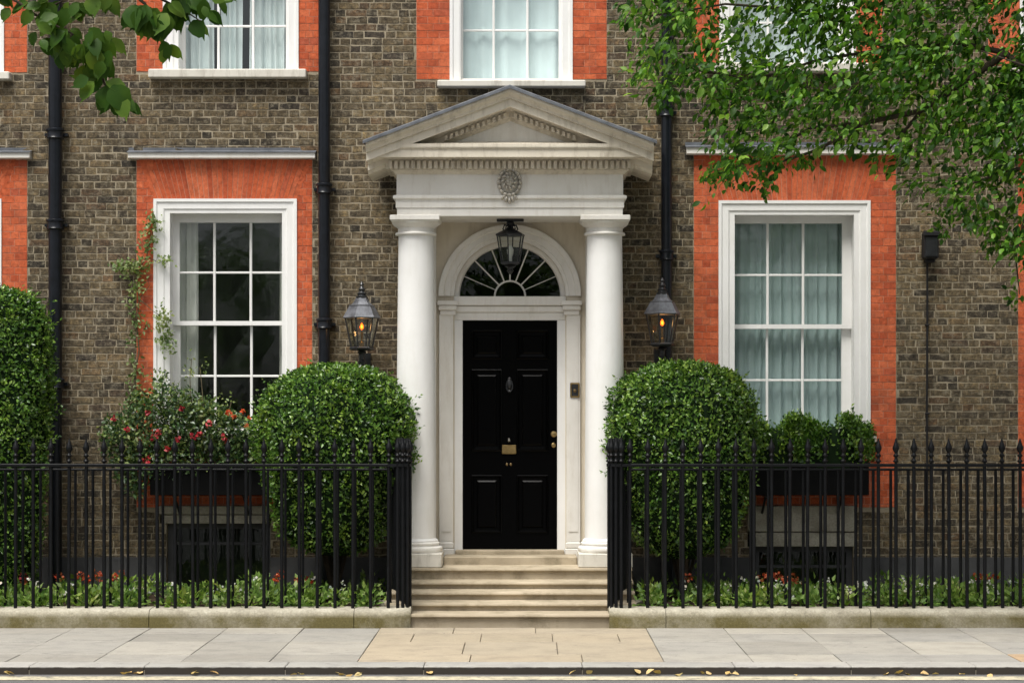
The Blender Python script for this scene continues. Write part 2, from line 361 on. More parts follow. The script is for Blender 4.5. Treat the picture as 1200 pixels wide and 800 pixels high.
# flagstones: four uneven courses; buff flags in front of the steps, grey ones beside
xb0, xb1 = -1.17, 1.27
def flag_stone(x0, x1, y0, y1, m):
    f = MB(); d = .003; f.cbox(x0+d, x1-d, y0+d, y1-d, -.06, random.uniform(-.003, .003), .004); f.build('paving_flag', m, pavement)
yr = [YK+.275, -3.92, -3.05, -2.42, -1.98]
def fill(xa, xb, y0, y1, m, step, ph=0.0):
    x = xa - ph; k = 0
    while x < xb - .02:
        L = step * random.uniform(.93, 1.08); a, b = max(x, xa), min(x + L, xb)
        if xb - b < .25: b = xb
        if b - a > .03: flag_stone(a, b, y0, y1, m if not (m == 'grey_flag' and abs(a - 3.72) < .35 and y0 < -4.2) else 'orange_flag')
        x = b if b == xb else x + L
        k += 1
for i in range(4):
    st = [.72, .70, .72, .70][i]
    xs = [xb0 - .70*k for k in range(14)]
    for a, b in zip(xs[1:], xs[:-1]):
        o = random.uniform(-.015, .015)
        flag_stone(a, b, yr[i], yr[i+1], 'grey_flag')
    xs = [xb1 + .71*k for k in range(14)]
    for k, (a, b) in enumerate(zip(xs[:-1], xs[1:])):
        flag_stone(a, b, yr[i], yr[i+1], 'orange_flag' if (i == 0 and k == 4) else 'grey_flag')
fill(xb0, xb1, yr[0], yr[1], 'buff_flag', .84, 0.0); fill(xb0, xb1, yr[1], yr[2], 'buff_flag', .82, 0.0)
fill(xb0, xb1, yr[2], yr[3], 'buff_flag', .60, .22); fill(xb0, xb1, yr[3], yr[4], 'buff_flag', .78, .15)
# soil behind the railings
def bed_ground(x0, x1):
    m = MB(); n = 40; vs = []; fs = []
    for j in range(7):
        for i in range(n + 1):
            vs.append((x0 + (x1-x0)*i/n, -1.72 + 1.74*j/6, .13 + random.uniform(-.02, .02)))
    for j in range(6):
        for i in range(n): q = j*(n+1)+i; fs.append((q, q+1, q+n+2, q+n+1))
    m.add(vs, fs, .5); return tag(m.build('garden_soil', 'soil', smooth=60), kind='structure')
bed_ground(-60, XL); bed_ground(XL, -1.20); bed_ground(1.25, XR); bed_ground(XR, 60)

# ================================================================== THE HOUSE
house = empty('brick_house', 'brown brick town house with orange brick window surrounds and black front door', 'house')
CO = .073                      # course gauge
WX0, WX1, WZ1 = XL, XR, 8.4
holes = []; reds = []          # world rectangles (x0, x1, z0, z1)

# window descriptions: frame edges, glass edges, bars (picture measures turned to metres at the wall plane)
def rect(x0, x1, y0, y1): return [X(x0), X(x1), Z(y1), Z(y0)]
WINS = []
def W(**k): WINS.append(k); return k
W(id='lower', f=(180,348,233,508), g=(207,329,259,501), cols=(248,291), rows=(318,440), meet=378, red=(160,366,186,594), drip=(152,370,180,187), lead=(152,370,176.5,180))
W(id='lower', f=(842,1020,235,510), g=(863,990,260,503), cols=(902,944), rows=(321,445), meet=382, red=(813,1050,182,594), drip=(804,1052,174,182), lead=(804,1052,170,174))
W(id='lower', f=(-160,2,233,508), g=(-138,-16,259,501), cols=(-97,-57), rows=(318,440), meet=378, red=(-184,32,186,594), drip=(-192,37,180,187), lead=(-192,37,176.5,180))
W(id='lower', f=(1216,1374,235,510), g=(1222,1350,260,503), cols=(1265,1307), rows=(321,445), meet=382, red=(1193,1404,182,594), drip=(1185,1412,174,182), lead=(1185,1412,170,174))
W(id='upper', f=(191,350,-190,83), g=(213,332,-166,80), cols=(252,293), rows=(-105,26), meet=-38, red=(160,375,-235,84), sill=(176,360,83,93))
W(id='upper', f=(527,671,-190,96), g=(542,655,-166,91), cols=(578,618), rows=(-105,31), meet=-38, red=(488,711,-235,93), sill=(513,686,96,103.5))
W(id='upper', f=(843,1003,-190,76), g=(864,984,-166,72), cols=(903,944), rows=(-105,22), meet=-38, red=(813,1034,-235,77), sill=(828,1018,76,86))
W(id='upper', f=(-154,5,-190,86), g=(-132,-13,-166,82), cols=(-93,-52), rows=(-105,26), meet=-38, red=(-184,32,-235,85), sill=(-166,14,86,95))
W(id='upper', f=(1195,1354,-190,76), g=(1217,1336,-166,72), cols=(1256,1297), rows=(-105,22), meet=-38, red=(1158,1386,-235,77), sill=(1180,1369,76,86))
BASE = [dict(f=(195,317,613,700), stone=(187,318,592,613)), dict(f=(884,1000,640,700), stone=(876,1003,592,640)), dict(f=(-160,-10,613,700), stone=(-168,-2,592,613)), dict(f=(1214,1350,640,700), stone=(1206,1358,592,640))]
for wd in WINS: holes.append(rect(*wd['f'])); reds.append(rect(*wd['red']))
for b in BASE: holes.append(rect(*b['f'])); holes.append(rect(*b['stone']))
PORCH = [X(470), X(727), 0.0, 4.62]
holes.append(PORCH)
Z_RENDER = Z(652)              # dark rendered base course
# --- mortar backing with the openings left out
xs = sorted({WX0, WX1, *[h[0] for h in holes], *[h[1] for h in holes]}); zs = sorted({-.2, WZ1, *[h[2] for h in holes if h[2] > -.2], *[h[3] for h in holes]})
wm = MB(); YM = .0012
for i in range(len(xs) - 1):
    for j in range(len(zs) - 1):
        cx, cz = (xs[i]+xs[i+1])/2, (zs[j]+zs[j+1])/2
        if any(h[0] < cx < h[1] and h[2] < cz < h[3] for h in holes): continue
        wm.add([(xs[i],YM,zs[j]),(xs[i+1],YM,zs[j]),(xs[i+1],YM,zs[j+1]),(xs[i],YM,zs[j+1])], [(0,1,2,3)], .5)
for h in holes:                # reveals
    for a, b in (((h[0],h[2]),(h[0],h[3])), ((h[0],h[3]),(h[1],h[3])), ((h[1],h[3]),(h[1],h[2]))):
        wm.add([(a[0],YM,a[1]),(b[0],YM,b[1]),(b[0],.34,b[1]),(a[0],.34,a[1])], [(0,1,2,3)], .5)
# outer shell so that the house is a body, not a sheet
wm.add([(WX0,YM,-.2),(WX0,9,-.2),(WX0,9,WZ1),(WX0,YM,WZ1)], [(0,1,2,3)], .5); wm.add([(WX1,YM,-.2),(WX1,9,-.2),(WX1,9,WZ1),(WX1,YM,WZ1)], [(0,1,2,3)], .5)
wm.add([(WX0,YM,WZ1),(WX1,YM,WZ1),(WX1,9,WZ1),(WX0,9,WZ1)], [(0,1,2,3)], .5); wm.add([(WX0,9,-.2),(WX1,9,-.2),(WX1,9,WZ1),(WX0,9,WZ1)], [(0,1,2,3)], .5)
wall = wm.build('wall', 'mortar', house)

def brick_geo(mb, x0, x1, z0, z1, y=0.0, c=.003, jit=.0022, back=.012, r=None):
    j = lambda s: random.uniform(-s, s)
    worn = jit > .002; a = .0042 if worn else .0012; k = (4 if x1 - x0 > .15 else 3 if x1 - x0 > .07 else 2) if worn else 1
    yy = y + j(jit); tx, tz = j(.006), j(.014); cx, cz = (x0+x1)/2, (z0+z1)/2
    e = [(x0 + (x1-x0)*i/k, z0) for i in range(k)] + [(x1, z0)] + [(x1 - (x1-x0)*i/k, z1) for i in range(k)] + [(x0, z1)]
    e = [(p + j(a), q + j(a)) for p, q in e]; n = len(e)
    f = [(p + (c if p < cx - .4*(x1-x0) else -c if p > cx + .4*(x1-x0) else 0), q + (c if q < cz else -c)) for p, q in e]
    vs = [(p, y+back, q) for p, q in e] + [(p, yy+.0022, q) for p, q in e] + [(p, yy + tx*(p-cx) + tz*(q-cz), q) for p, q in f]
    fs = [tuple(range(2*n, 3*n))]
    for i in range(n):
        m = (i+1) % n; fs += [(i, m, n+m, n+i), (n+i, n+m, 2*n+m, 2*n+i)]
    mb.add(vs, fs, r)
def intervals(z0, z1):         # parts of a course that are plain brown brickwork
    cut = sorted((h[0], h[1]) for h in holes + reds if h[2] < z1 - .012 and h[3] > z0 + .012)
    out = []; x = WX0
    for a, b in cut:
        if a > x: out.append((x, a))
        x = max(x, b)
    if x < WX1: out.append((x, WX1))
    return out
bricks = MB(); cand = []
nz = int((WZ1 - 0.05) / CO)
for i in range(nz):
    z0 = .02 + i * CO; z1 = z0 + CO - .0105
    if z1 < Z_RENDER: continue
    iv = intervals(z0, z1); x = WX0 - random.uniform(0, .2) - (.17 if i % 2 else 0); k = 0
    while x < WX1:
        L = (.205 if k % 2 == 0 else .0975) * random.uniform(.97, 1.03)
        for a, b in iv:
            p, q = max(x, a + .004), min(x + L, b - .004)
            if q - p > .018:
                whole = (q - p > L - .002)
                cand.append((p, q, z0, z1, whole and L > .18))
        x += L + .010; k += 1
# the 300 stretchers that stand clearest in view are bricks of their own
def clear(c):
    cx, cz = (c[0]+c[1])/2, (c[2]+c[3])/2
    px, py = VX + (cx-CAMX)*FPX/DIST, VY - (cz-CAMZ)*FPX/DIST
    if 392 < px < 452 and 60 < py < 325: return True
    if 74 < px < 150 and 150 < py < 330: return True
    if 392 < px < 480 and 8 < py < 140: return True
    if 1056 < px < 1180 and 300 < py < 470: return True
    if 715 < px < 770 and 10 < py < 130: return True
    if 190 < px < 368 and 100 < py < 172: return True
    return False
good = [c for c in cand if c[4] and clear(c)]; random.shuffle(good); pick = set(id(c) for c in good[:300])
bvar = []
for k in range(6):
    b = MB(); random.seed(50 + k); brick_geo(b, -.1025, .1025, -.0310, .0310, 0, .003, .0022, .012, .0)
    me = bpy.data.meshes.new('brick'); me.from_pydata(b.v, [], b.f); me.materials.append(M['stock_brick'])
    at = me.attributes.new('rnd', 'FLOAT', 'FACE'); bvar.append(me)
random.seed(21)
for c in cand:
    if id(c) in pick: link('brick', random.choice(bvar), wall, ((c[0]+c[1])/2, -.0024 + random.uniform(-.0006, .0006), (c[2]+c[3])/2))
    else: brick_geo(bricks, *c[:4], y=-.0026)
tag(bricks.build('brickwork', 'stock_brick', wall), kind='stuff')
# dark render at the foot of the wall
rm = MB(); ivx = [WX0]
for b in sorted(BASE, key=lambda q: q['f'][0]): h = rect(*b['f']); ivx += [h[0], h[1]]
ivx += [WX1]
full = sorted(ivx + [PORCH[0], PORCH[1]])
for a, b in zip(full[::2], full[1::2]): rm.box(a + .002, b - .002, -.012, .05, 0.0, Z_RENDER - .004)
tag(rm.build('rendered_base', 'dark_render', house), kind='stuff')

# --- orange surrounds
def surround(wd):
    x0, x1, z0, z1 = rect(*wd['red']); fx0, fx1, fz0, fz1 = rect(*wd['f'])
    back = MB()
    for a, b, c, d in ((x0, fx0, z0, z1), (fx1, x1, z0, z1), (fx0, fx1, fz1, z1), (fx0, fx1, z0, fz0)):
        if d - c > .01 and wd['id'] == 'lower' or (b <= fx0 or a >= fx1 or c >= fz1): back.add([(a,-.0004,c),(b,-.0004,c),(b,-.0004,d),(a,-.0004,d)], [(0,1,2,3)], .5)
    s = back.build('window_surround', 'red_mortar', house)
    jb = MB(); i0 = int((z0 - .02) / CO) - 1
    for i in range(i0, int((z1 - .02) / CO) + 2):
        a, b = max(.02 + i*CO, z0), min(.02 + i*CO + CO - .005, z1)
        if b - a < .02: continue
        for p, q in ((x0, fx0), (fx1, x1)):
            wq = q - p; cut = ([p, p + wq*.34, p + wq*.68, q] if i % 2 else [p, p + wq*.5, q]) if wq > .19 else ([p, p + wq*.62, q] if i % 2 else [p, p + wq*.38, q])
            for m, n in zip(cut[:-1], cut[1:]): brick_geo(jb, m + .002, n - .002, a, b, -.0035, .0015, .0012, .008)
        if wd['id'] == 'lower' and b < fz0 - .01:
            m = fx0 + (0 if i % 2 else -.055); 
            while m < fx1:
                n = m + .11; brick_geo(jb, max(m, fx0) + .002, min(n, fx1) - .003, a, b, -.0035, .0015, .0012, .008); m = n
    tag(jb.build('jamb_brickwork', 'red_brick', s), kind='stuff')
    if wd['id'] == 'lower':    # flat arch of splayed voussoirs
        n = 31; sk = .155; zb, zt = fz1 + .002, z1 - .004
        for k in range(n):
            u, v = k / n, (k + 1) / n; gp = .003
            b0, b1 = fx0 + (fx1-fx0)*u + gp, fx0 + (fx1-fx0)*v - gp
            t0, t1 = fx0 - sk + (fx1-fx0+2*sk)*u + gp, fx0 - sk + (fx1-fx0+2*sk)*v - gp
            vo = MB(); vo.prism([(b0, zb), (b1, zb), (t1, zt), (t0, zt)], -.004 + random.uniform(-.001, .001), .01, random.random())
            vo.build('voussoir', 'red_brick', s)
    return s
for wd in WINS: surround(wd)
def stone_drip(wd):
    x0, x1, z0, z1 = rect(*wd['drip']); d = MB()
    d.add([(x0,-.085,z0+.008),(x1,-.085,z0+.008),(x1,-.085,z1),(x0,-.085,z1),(x0,.0,z0),(x1,.0,z0),(x1,.0,z1+.02),(x0,.0,z1+.02)],
          [(0,1,2,3),(4,7,6,5),(0,4,5,1),(3,2,6,7),(0,3,7,4),(1,5,6,2)])
    o = d.build('drip_moulding', 'portico_paint', house)
    m = MB(); x0, x1, a, b = rect(*wd['lead'])
    m.add([(x0-.01,-.10,z1-.002),(x1+.01,-.10,z1-.002),(x1+.01,-.10,z1+.008),(x0-.01,-.10,z1+.008),(x0-.01,-.004,z1+.03),(x1+.01,-.004,z1+.03),(x1+.01,-.004,b+.028),(x0-.01,-.004,b+.028)],
          [(0,1,2,3),(3,2,5,4),(4,5,6,7),(0,3,4),(1,5,2)])
    m.build('lead_flashing', 'lead', o)
for wd in WINS:
    if 'drip' in wd: stone_drip(wd)

# --- sash windows
def make_window(wd):
    fx0, fx1, fz0, fz1 = rect(*wd['f']); gx0, gx1, gz0, gz1 = rect(*wd['g']); YS = .17
    # architrave: stepped band round the opening, then the box lining
    fr = MB()
    ix0, ix1, iz1 = max(fx0 + .06, gx0 - .035), min(fx1 - .06, gx1 + .035), gz1 + .03
    ix0 = fx0 + .165 if wd['id'] == 'lower' else ix0; ix1 = fx1 - .165 if wd['id'] == 'lower' else ix1
    ix0, ix1 = min(ix0, gx0 - .012), max(ix1, gx1 + .012)
    iz1 = fz1 - .145 if wd['id'] == 'lower' else gz1 + .05
    steps = [(0, -.004), (0.0, -.016), (.03, -.016), (.04, -.004), (.10, -.004), (.115, .006), (1, .006), (1, YS + .06)]
    ring = []
    for s, y in steps:
        if s <= .2: a, b, c = fx0 + s, fx1 - s, fz1 - s
        else: a, b, c = ix0, ix1, iz1
        ring.append([(a, y if y > -.01 else y, fz0), (a, y, c), (b, y, c), (b, y, fz0)])
    ring.insert(0, [(fx0, .06, fz0), (fx0, .06, fz1), (fx1, .06, fz1), (fx1, .06, fz0)])
    vs = sum(ring, []); fs = []
    for k in range(len(ring) - 1):
        for i in range(3): fs.append((k*4+i, k*4+4+i, k*4+5+i, k*4+1+i))
    fr.add(vs, fs)
    fr.box(fx0 + .003, fx1 - .003, .03, YS + .06, fz0, gz0 - .005)
    win = fr.build('window', 'white_paint', house)
    zm = Z(wd['meet']); bars = []
    sw = .028
    for lo in (0, 1):
        y0 = YS + (0.0 if not lo else .045); za, zb = (zm - .02, gz1) if not lo else (gz0, zm + .02)
        sh = MB(); q = .03
        zu = iz1 + .02 if not lo else zb; zl = za if not lo else za - .05
        sh.box(ix0 - .02, gx0, y0, y0 + .04, zl, zu); sh.box(gx1, ix1 + .02, y0, y0 + .04, zl, zu)
        if not lo: sh.box(gx0, gx1, y0 - .004, y0 + .04, za, za + .045); sh.box(gx0, gx1, y0, y0 + .04, gz1, iz1 + .02)
        else: sh.box(gx0, gx1, y0, y0 + .04, za - .05, za); sh.box(gx0, gx1, y0, y0 + .04, zb - .04, zb)
        sh.build('sash', 'white_paint', win)
        za2, zb2 = (za + .045, gz1) if not lo else (gz0, zb - .04)
        for cpx in wd['cols']:
            b = MB(); b.cbox(X(cpx) - .013, X(cpx) + .013, y0 + .004, y0 + .034, za2, zb2, .004); b.build('glazing_bar', 'white_paint', win)
        zr = Z(wd['rows'][lo])
        cs = [gx0] + [X(c) for c in wd['cols']] + [gx1]
        for i in range(3):
            b = MB(); b.cbox(cs[i] + (.013 if i else 0), cs[i+1] - (.013 if i < 2 else 0), y0 + .006, y0 + .032, zr - .011, zr + .011, .004); b.build('glazing_bar', 'white_paint', win)
            for a, c in ((za2, zr), (zr, zb2)):
                p = MB(); t1, t2 = random.uniform(-.0015, .0015), random.uniform(-.0015, .0015)
                p.add([(cs[i],y0+.018+t1,a),(cs[i+1],y0+.018-t1,a),(cs[i+1],y0+.018+t2,c),(cs[i],y0+.018-t2,c)], [(0,1,2,3)], .5); p.build('pane', 'window_glass', win)
    if 'sill' in wd:
        x0, x1, z0, z1 = rect(*wd['sill']); s = MB(); s.cbox(x0, x1, -.11, .05, z0, z1, .008); s.build('sill', 'stone_white', win)
    else:
        s = MB(); s.cbox(fx0 - .05, fx1 + .05, -.09, .03, fz0 - .07, fz0 - .002, .008); s.build('sill', 'stone_white', win)
    # the room behind
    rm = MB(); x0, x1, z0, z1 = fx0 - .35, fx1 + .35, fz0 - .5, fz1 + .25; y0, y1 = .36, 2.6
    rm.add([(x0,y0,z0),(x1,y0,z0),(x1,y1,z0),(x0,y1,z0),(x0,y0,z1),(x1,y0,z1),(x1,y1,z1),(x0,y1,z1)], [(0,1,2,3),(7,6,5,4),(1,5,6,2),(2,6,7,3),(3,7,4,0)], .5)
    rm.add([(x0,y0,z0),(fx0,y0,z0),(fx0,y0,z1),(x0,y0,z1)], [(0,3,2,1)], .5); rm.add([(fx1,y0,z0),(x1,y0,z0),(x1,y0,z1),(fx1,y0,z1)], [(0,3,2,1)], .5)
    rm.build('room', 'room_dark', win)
    return win
for wd in WINS: make_window(wd)
def make_basement(b):
    x0, x1, z0, z1 = rect(*b['f']); sx0, sx1, sz0, sz1 = rect(*b['stone'])
    s = MB(); zmid = sz0 + (sz1 - sz0) * (.36 if sz1 - sz0 > .3 else .5)
    s.cbox(sx0, sx1, -.055, .2, zmid + .004, sz1, .008); s.cbox(sx0 + .05, sx1 - .02, -.03, .2, sz0, zmid - .004, .006)
    win = s.build('basement_window', 'plinth_stone', house)
    f = MB(); f.box(x0, x0 + .06, .08, .16, z0, z1); f.box(x1 - .06, x1, .08, .16, z0, z1); f.box(x0 + .06, x1 - .06, .08, .16, z1 - .06, z1)
    zb = z1 - .21; f.box(x0 + .06, x1 - .06, .082, .14, zb - .014, zb + .014); f.build('sash', 'dark_render', win)
    p = MB(); p.add([(x0+.06,.12,z0),(x1-.06,.12,z0),(x1-.06,.12,z1-.06),(x0+.06,.12,z1-.06)], [(0,1,2,3)], .5); p.build('pane', 'dark_glass', win)
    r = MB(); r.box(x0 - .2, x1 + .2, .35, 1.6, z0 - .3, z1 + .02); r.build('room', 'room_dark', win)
for b in BASE: make_basement(b)

# ================================================================== PORTICO
portico = empty('portico', 'cream stone porch with two round columns and triangular pediment around black door', 'portico', (0, 0, 0))
CX = X(597.5, -.75); YF = -.75; HW = (X(730.5, YF) - X(465, YF)) / 2
zs_ = Z(253, YF)                                   # underside of the entablature
ZF5 = .461                                         # porch floor
# wall of the porch with the arched opening
SPR = Z(347); RAD = 65 / 115; DX = X(597.5)
pw = MB(); px0, px1 = X(470), X(727); YP = -.03
def quad(mb, a, b, c, d): mb.add([a, b, c, d], [(0,1,2,3)], .5)
quad(pw, (px0,YP,.3),(DX-RAD,YP,.3),(DX-RAD,YP,SPR),(px0,YP,SPR)); quad(pw, (DX+RAD,YP,.3),(px1,YP,.3),(px1,YP,SPR),(DX+RAD,YP,SPR))
n = 36; ztop = zs_ + .02
arc = [(DX - RAD*math.cos(PI*i/n), SPR + RAD*math.sin(PI*i/n)) for i in range(n+1)]
quad(pw, (px0,YP,SPR),(DX-RAD,YP,SPR),(DX-RAD,YP,ztop),(px0,YP,ztop)); quad(pw, (DX+RAD,YP,SPR),(px1,YP,SPR),(px1,YP,ztop),(DX+RAD,YP,ztop))
for i in range(n):
    (a, b), (c, d) = arc[i], arc[i+1]; quad(pw, (a,YP,b),(c,YP,d),(c,YP,ztop),(a,YP,ztop)); quad(pw, (a,YP,b),(a,.2,b),(c,.2,d),(c,YP,d))
quad(pw, (DX-RAD,YP,.3),(DX-RAD,.2,.3),(DX-RAD,.2,SPR),(DX-RAD,YP,SPR)); quad(pw, (DX+RAD,YP,SPR),(DX+RAD,.2,SPR),(DX+RAD,.2,.3),(DX+RAD,YP,.3))
quad(pw, (px0,YP,.1),(px0,YP,ztop),(px0,.1,ztop),(px0,.1,.1)); quad(pw, (px1,YP,ztop),(px1,YP,.1),(px1,.1,.1),(px1,.1,ztop))
pw.build('porch_wall', 'stucco', portico)
av = MB(); prof = [(.565,YP), (.565,-.05), (.60,-.05), (.605,-.062), (.665,-.062), (.672,-.075), (.70,-.085), (.722,-.085), (.726,-.07), (.726,YP)]
vs = []; fs = []
for i in range(n+1):
    for r_, y in prof: vs.append((DX - r_*math.cos(PI*i/n), y, SPR + .0 + r_*math.sin(PI*i/n)))
k = len(prof)
for i in range(n):
    for j in range(k-1): fs.append((i*k+j, i*k+j+1, (i+1)*k+j+1, (i+1)*k+j))
fs.append(tuple(range(k))); fs.append(tuple(n*k + j for j in range(k-1, -1, -1)))
av.add(vs, fs); av.build('archivolt', 'portico_paint', portico, smooth=25)
for s, xa, xb in ((-1, X(515), X(531.5)), (1, X(663.5), X(680))):
    p = MB(); p.cbox(xa, xb, -.065, YP + .001, Z(634), Z(369), .004); p.box(xa + .025, xb - .025, -.072, -.064, Z(622), Z(380))
    pil = p.build('pilaster', 'portico_paint', portico)
    c = MB(); ia, ib = xa - (.015 if s < 0 else .05), xb + (.05 if s < 0 else .015)
    c.cbox(ia, ib, -.115, YP, Z(358), Z(353), .003); c.cbox(ia + .012, ib - .012, -.10, YP, Z(364), Z(358.2), .008); c.cbox(ia + .025, ib - .025, -.08, YP, Z(369.5), Z(364.2), .004)
    c.build('impost', 'portico_paint', pil)
    b = MB(); b.cbox(xa - .012, xb + .012, -.085, YP, ZF5 + .03, Z(642), .006); b.cbox(xa - .006, xb + .006, -.076, YP, Z(641.8), Z(634.2), .012); b.build('base', 'portico_paint', pil)
# transom and door case
tr = MB(); tx0, tx1 = X(537), X(658)
tr.cbox(X(532), X(663), -.05, .12, Z(358), Z(347.4), .006); tr.cbox(X(533.5), X(661.5), -.02, .12, Z(366), Z(358.2), .008); tr.box(X(532), X(663), .0, .12, Z(375), Z(366.2))
tr.build('transom', 'portico_paint', portico)
for xa, xb in ((X(531.8), X(542)), (X(653), X(663.2))):
    d = MB(); d.cbox(xa, xb, .0, .12, ZF5 + .02, Z(375.2), .004); d.build('door_post', 'white_paint', portico)
# columns
YC = YF + .172
def column(cx):
    zb = Z(634, YC); zc = Z(274, YC); r0, r1 = 23.2/117.7, 20.4/117.7
    prof = []
    for i in range(15):
        u = i/14; r_ = r0 + (r1 - r0) * (u**1.7); prof.append((r_, zb + .035 + (zc - zb - .06) * u))
    prof = [(r0+.022, zb), (r0+.022, zb+.015), (r0+.004, zb+.03)] + prof + [(r1+.002, zc-.02)]
    c = MB(); c.lathe(cx, YC, prof, 40); o = c.build('column', 'white_paint', portico, smooth=35)
    k = MB(); k.lathe(cx, YC, [(r1+.004, zc-.022), (r1+.028, zc-.018), (r1+.032, zc-.008), (r1+.028, zc+.004), (r1+.006, zc+.012), (r1+.006, zc+.05), (r1+.016, zc+.055), (r1+.02, zc+.062), (r1+.045, zc+.075), (r1+.062, zc+.10), (r1+.064, zc+.106)], 40)
    za = Z(262, YC); a = .243
    k.cbox(cx - a + .012, cx + a - .012, YC - a + .012, YC + a - .012, zc + .104, zs_ - .045, .004); k.cbox(cx - a, cx + a, YC - a, YC + a, zs_ - .046, zs_ + .004, .006)
    k.build('capital', 'portico_paint', o, smooth=35)
    zp = Z(646, YC); b = MB()
    b.lathe(cx, YC, [(.25, zp-.002), (.262, zp+.012), (.266, zp+.03), (.262, zp+.048), (.245, zp+.058), (.232, zp+.062), (.228, zp+.075), (.236, zp+.08), (.236, zp+.092), (r0+.022, zb+.002)], 40)
    b.build('base', 'portico_paint', o, smooth=35)
    pd = MB(); pd.cbox(cx - .265, cx + .265, YC - .265, YC + .265, ZF5, zp, .008); pd.build('pedestal', 'stone_white', o)
    # square pilaster on the wall behind it
    q = MB(); q.cbox(cx - .175, cx + .175, -.085, YP + .002, ZF5, zs_, .004); q.build('anta', 'portico_paint', portico)
column(X(487.5, YC)); column(X(708.5, YC))
# entablature
e = MB()
zA, zB, zC_, zD = zs_, Z(243.5, YF), Z(234, YF), Z(229.5, YF); zE = Z(204.5, YF)
e.usweep(HW, YF, [(-.28, zA), (-.004, zA), (-.004, zB), (.008, zB+.002), (.008, zC_), (.022, zC_+.004), (.034, zC_+.012), (.034, zD-.006), (.03, zD), (0, zD+.01), (0, zE)], cx=CX)
quad(e, (CX-HW,YF+.005,zA+.001),(CX+HW,YF+.005,zA+.001),(CX+HW,-.0,zA+.001),(CX-HW,-.0,zA+.001))
ent = e.build('entablature', 'portico_paint', portico)
# horizontal cornice
YCo = -1.0; zt = Z(164.5, YCo); zco = Z(184, YCo); HO = .247
c = MB()
c.usweep(HW, YF, [(0, zE-.001), (.012, zE), (.02, zE+.012), (.045, zE+.03), (.055, zE+.034), (.055, zE+.045), (.06, zE+.046), (.06, zco-.012), (.085, zco-.008), (.10, zco+.004),
                  (HO-.02, zco+.006), (HO-.02, zco), (HO, zco), (HO, zco+.075), (HO+.012, zco+.08), (HO+.02, zco+.095), (HO+.02, zt-.035), (0, zt+.02)], cx=CX)
cor = c.build('cornice', 'pediment_stone', portico)
dn = MB(); zd0, zd1 = zE + .047, zco - .016
pitch = .0555; m_ = int((2*HW + .2) / pitch)
for i in range(m_):
    xx = CX - (m_-1)*pitch/2 + i*pitch; dn.box(xx-.017, xx+.017, YF-.10, YF-.058, zd0, zd1)
for s in (-1, 1):
    for i in range(12):
        yy = YF - .06 + i*pitch; xa = CX + s*(HW+.058); dn.box(xa, xa + s*.042, yy-.017, yy+.017, zd0, zd1)
tag(dn.build('dentil_course', 'pediment_stone', cor), kind='stuff')
# pediment: tympanum, raking cornices, dentils, lead
APX, APZ = X(597.5, -1.1), Z(101, -1.1); ENZ = Z(165.5, -1.1); PHW = 1.405; SL = (APZ - ENZ) / PHW
ty = MB(); ty.prism([(APX-1.2, zt-.02), (APX+1.2, zt-.02), (APX, zt-.02+1.2*SL)], YF-.01, -.1); ped = ty.build('pediment', 'portico_paint', portico)
rprof = [(0.0, -.02), (-1.09, -.012), (-1.09, -.035), (-1.085, -.05), (-1.055, -.075), (-1.04, -.095), (-1.04, -.105), (-1.015, -.108), (-1.015, -.185), (-.99, -.185), (-.985, -.178), (-.86, -.178), (-.845, -.195), (-.83, -.20), (-.83, -.255), (-.80, -.262), (-.775, -.285), (-.75, -.29), (-.2, -.29)]
for s in (-1, 1):
    rk = MB(); vs = []; fs = []; k = len(rprof)
    for xx in (0.0, PHW - .015):
        for y, v in rprof: vs.append((APX + s*xx, y, APZ - SL*xx + v))
    for j in range(k-1): fs.append((j, j+1, k+j+1, k+j))
    fs.append(tuple(range(k, 2*k))); rk.add(vs, fs); rk.build('raking_cornice', 'pediment_stone', ped)
    ld = MB(); vs = []
    lp = [(0.0, .02), (-1.10, .006), (-1.115, -.004), (-1.115, -.03), (-1.10, -.03), (-1.092, -.012)]
    for xx in (0.0, PHW + .012):
        for y, v in lp: vs.append((APX + s*xx, y, APZ - SL*xx + v + .008))
    k2 = len(lp); fs = [(j, j+1, k2+j+1, k2+j) for j in range(k2-1)] + [tuple(range(k2, 2*k2))]
    ld.add(vs, fs); ld.build('lead_roof', 'lead', ped)
    dd = MB()
    for i in range(1, 18):
        xx = i * .052; z_ = APZ - SL*xx
        a, b = xx - .0155, xx + .0155
        P = [(APX + s*t, APZ - SL*t + v) for t, v in ((a, -.253), (b, -.253), (b, -.205), (a, -.205))]
        if s < 0: P = P[::-1]
        if min(p[1] for p in P) > zt: dd.prism(P, -.868, -.828)
    tag(dd.build('dentil_course', 'pediment_stone', ped), kind='stuff')
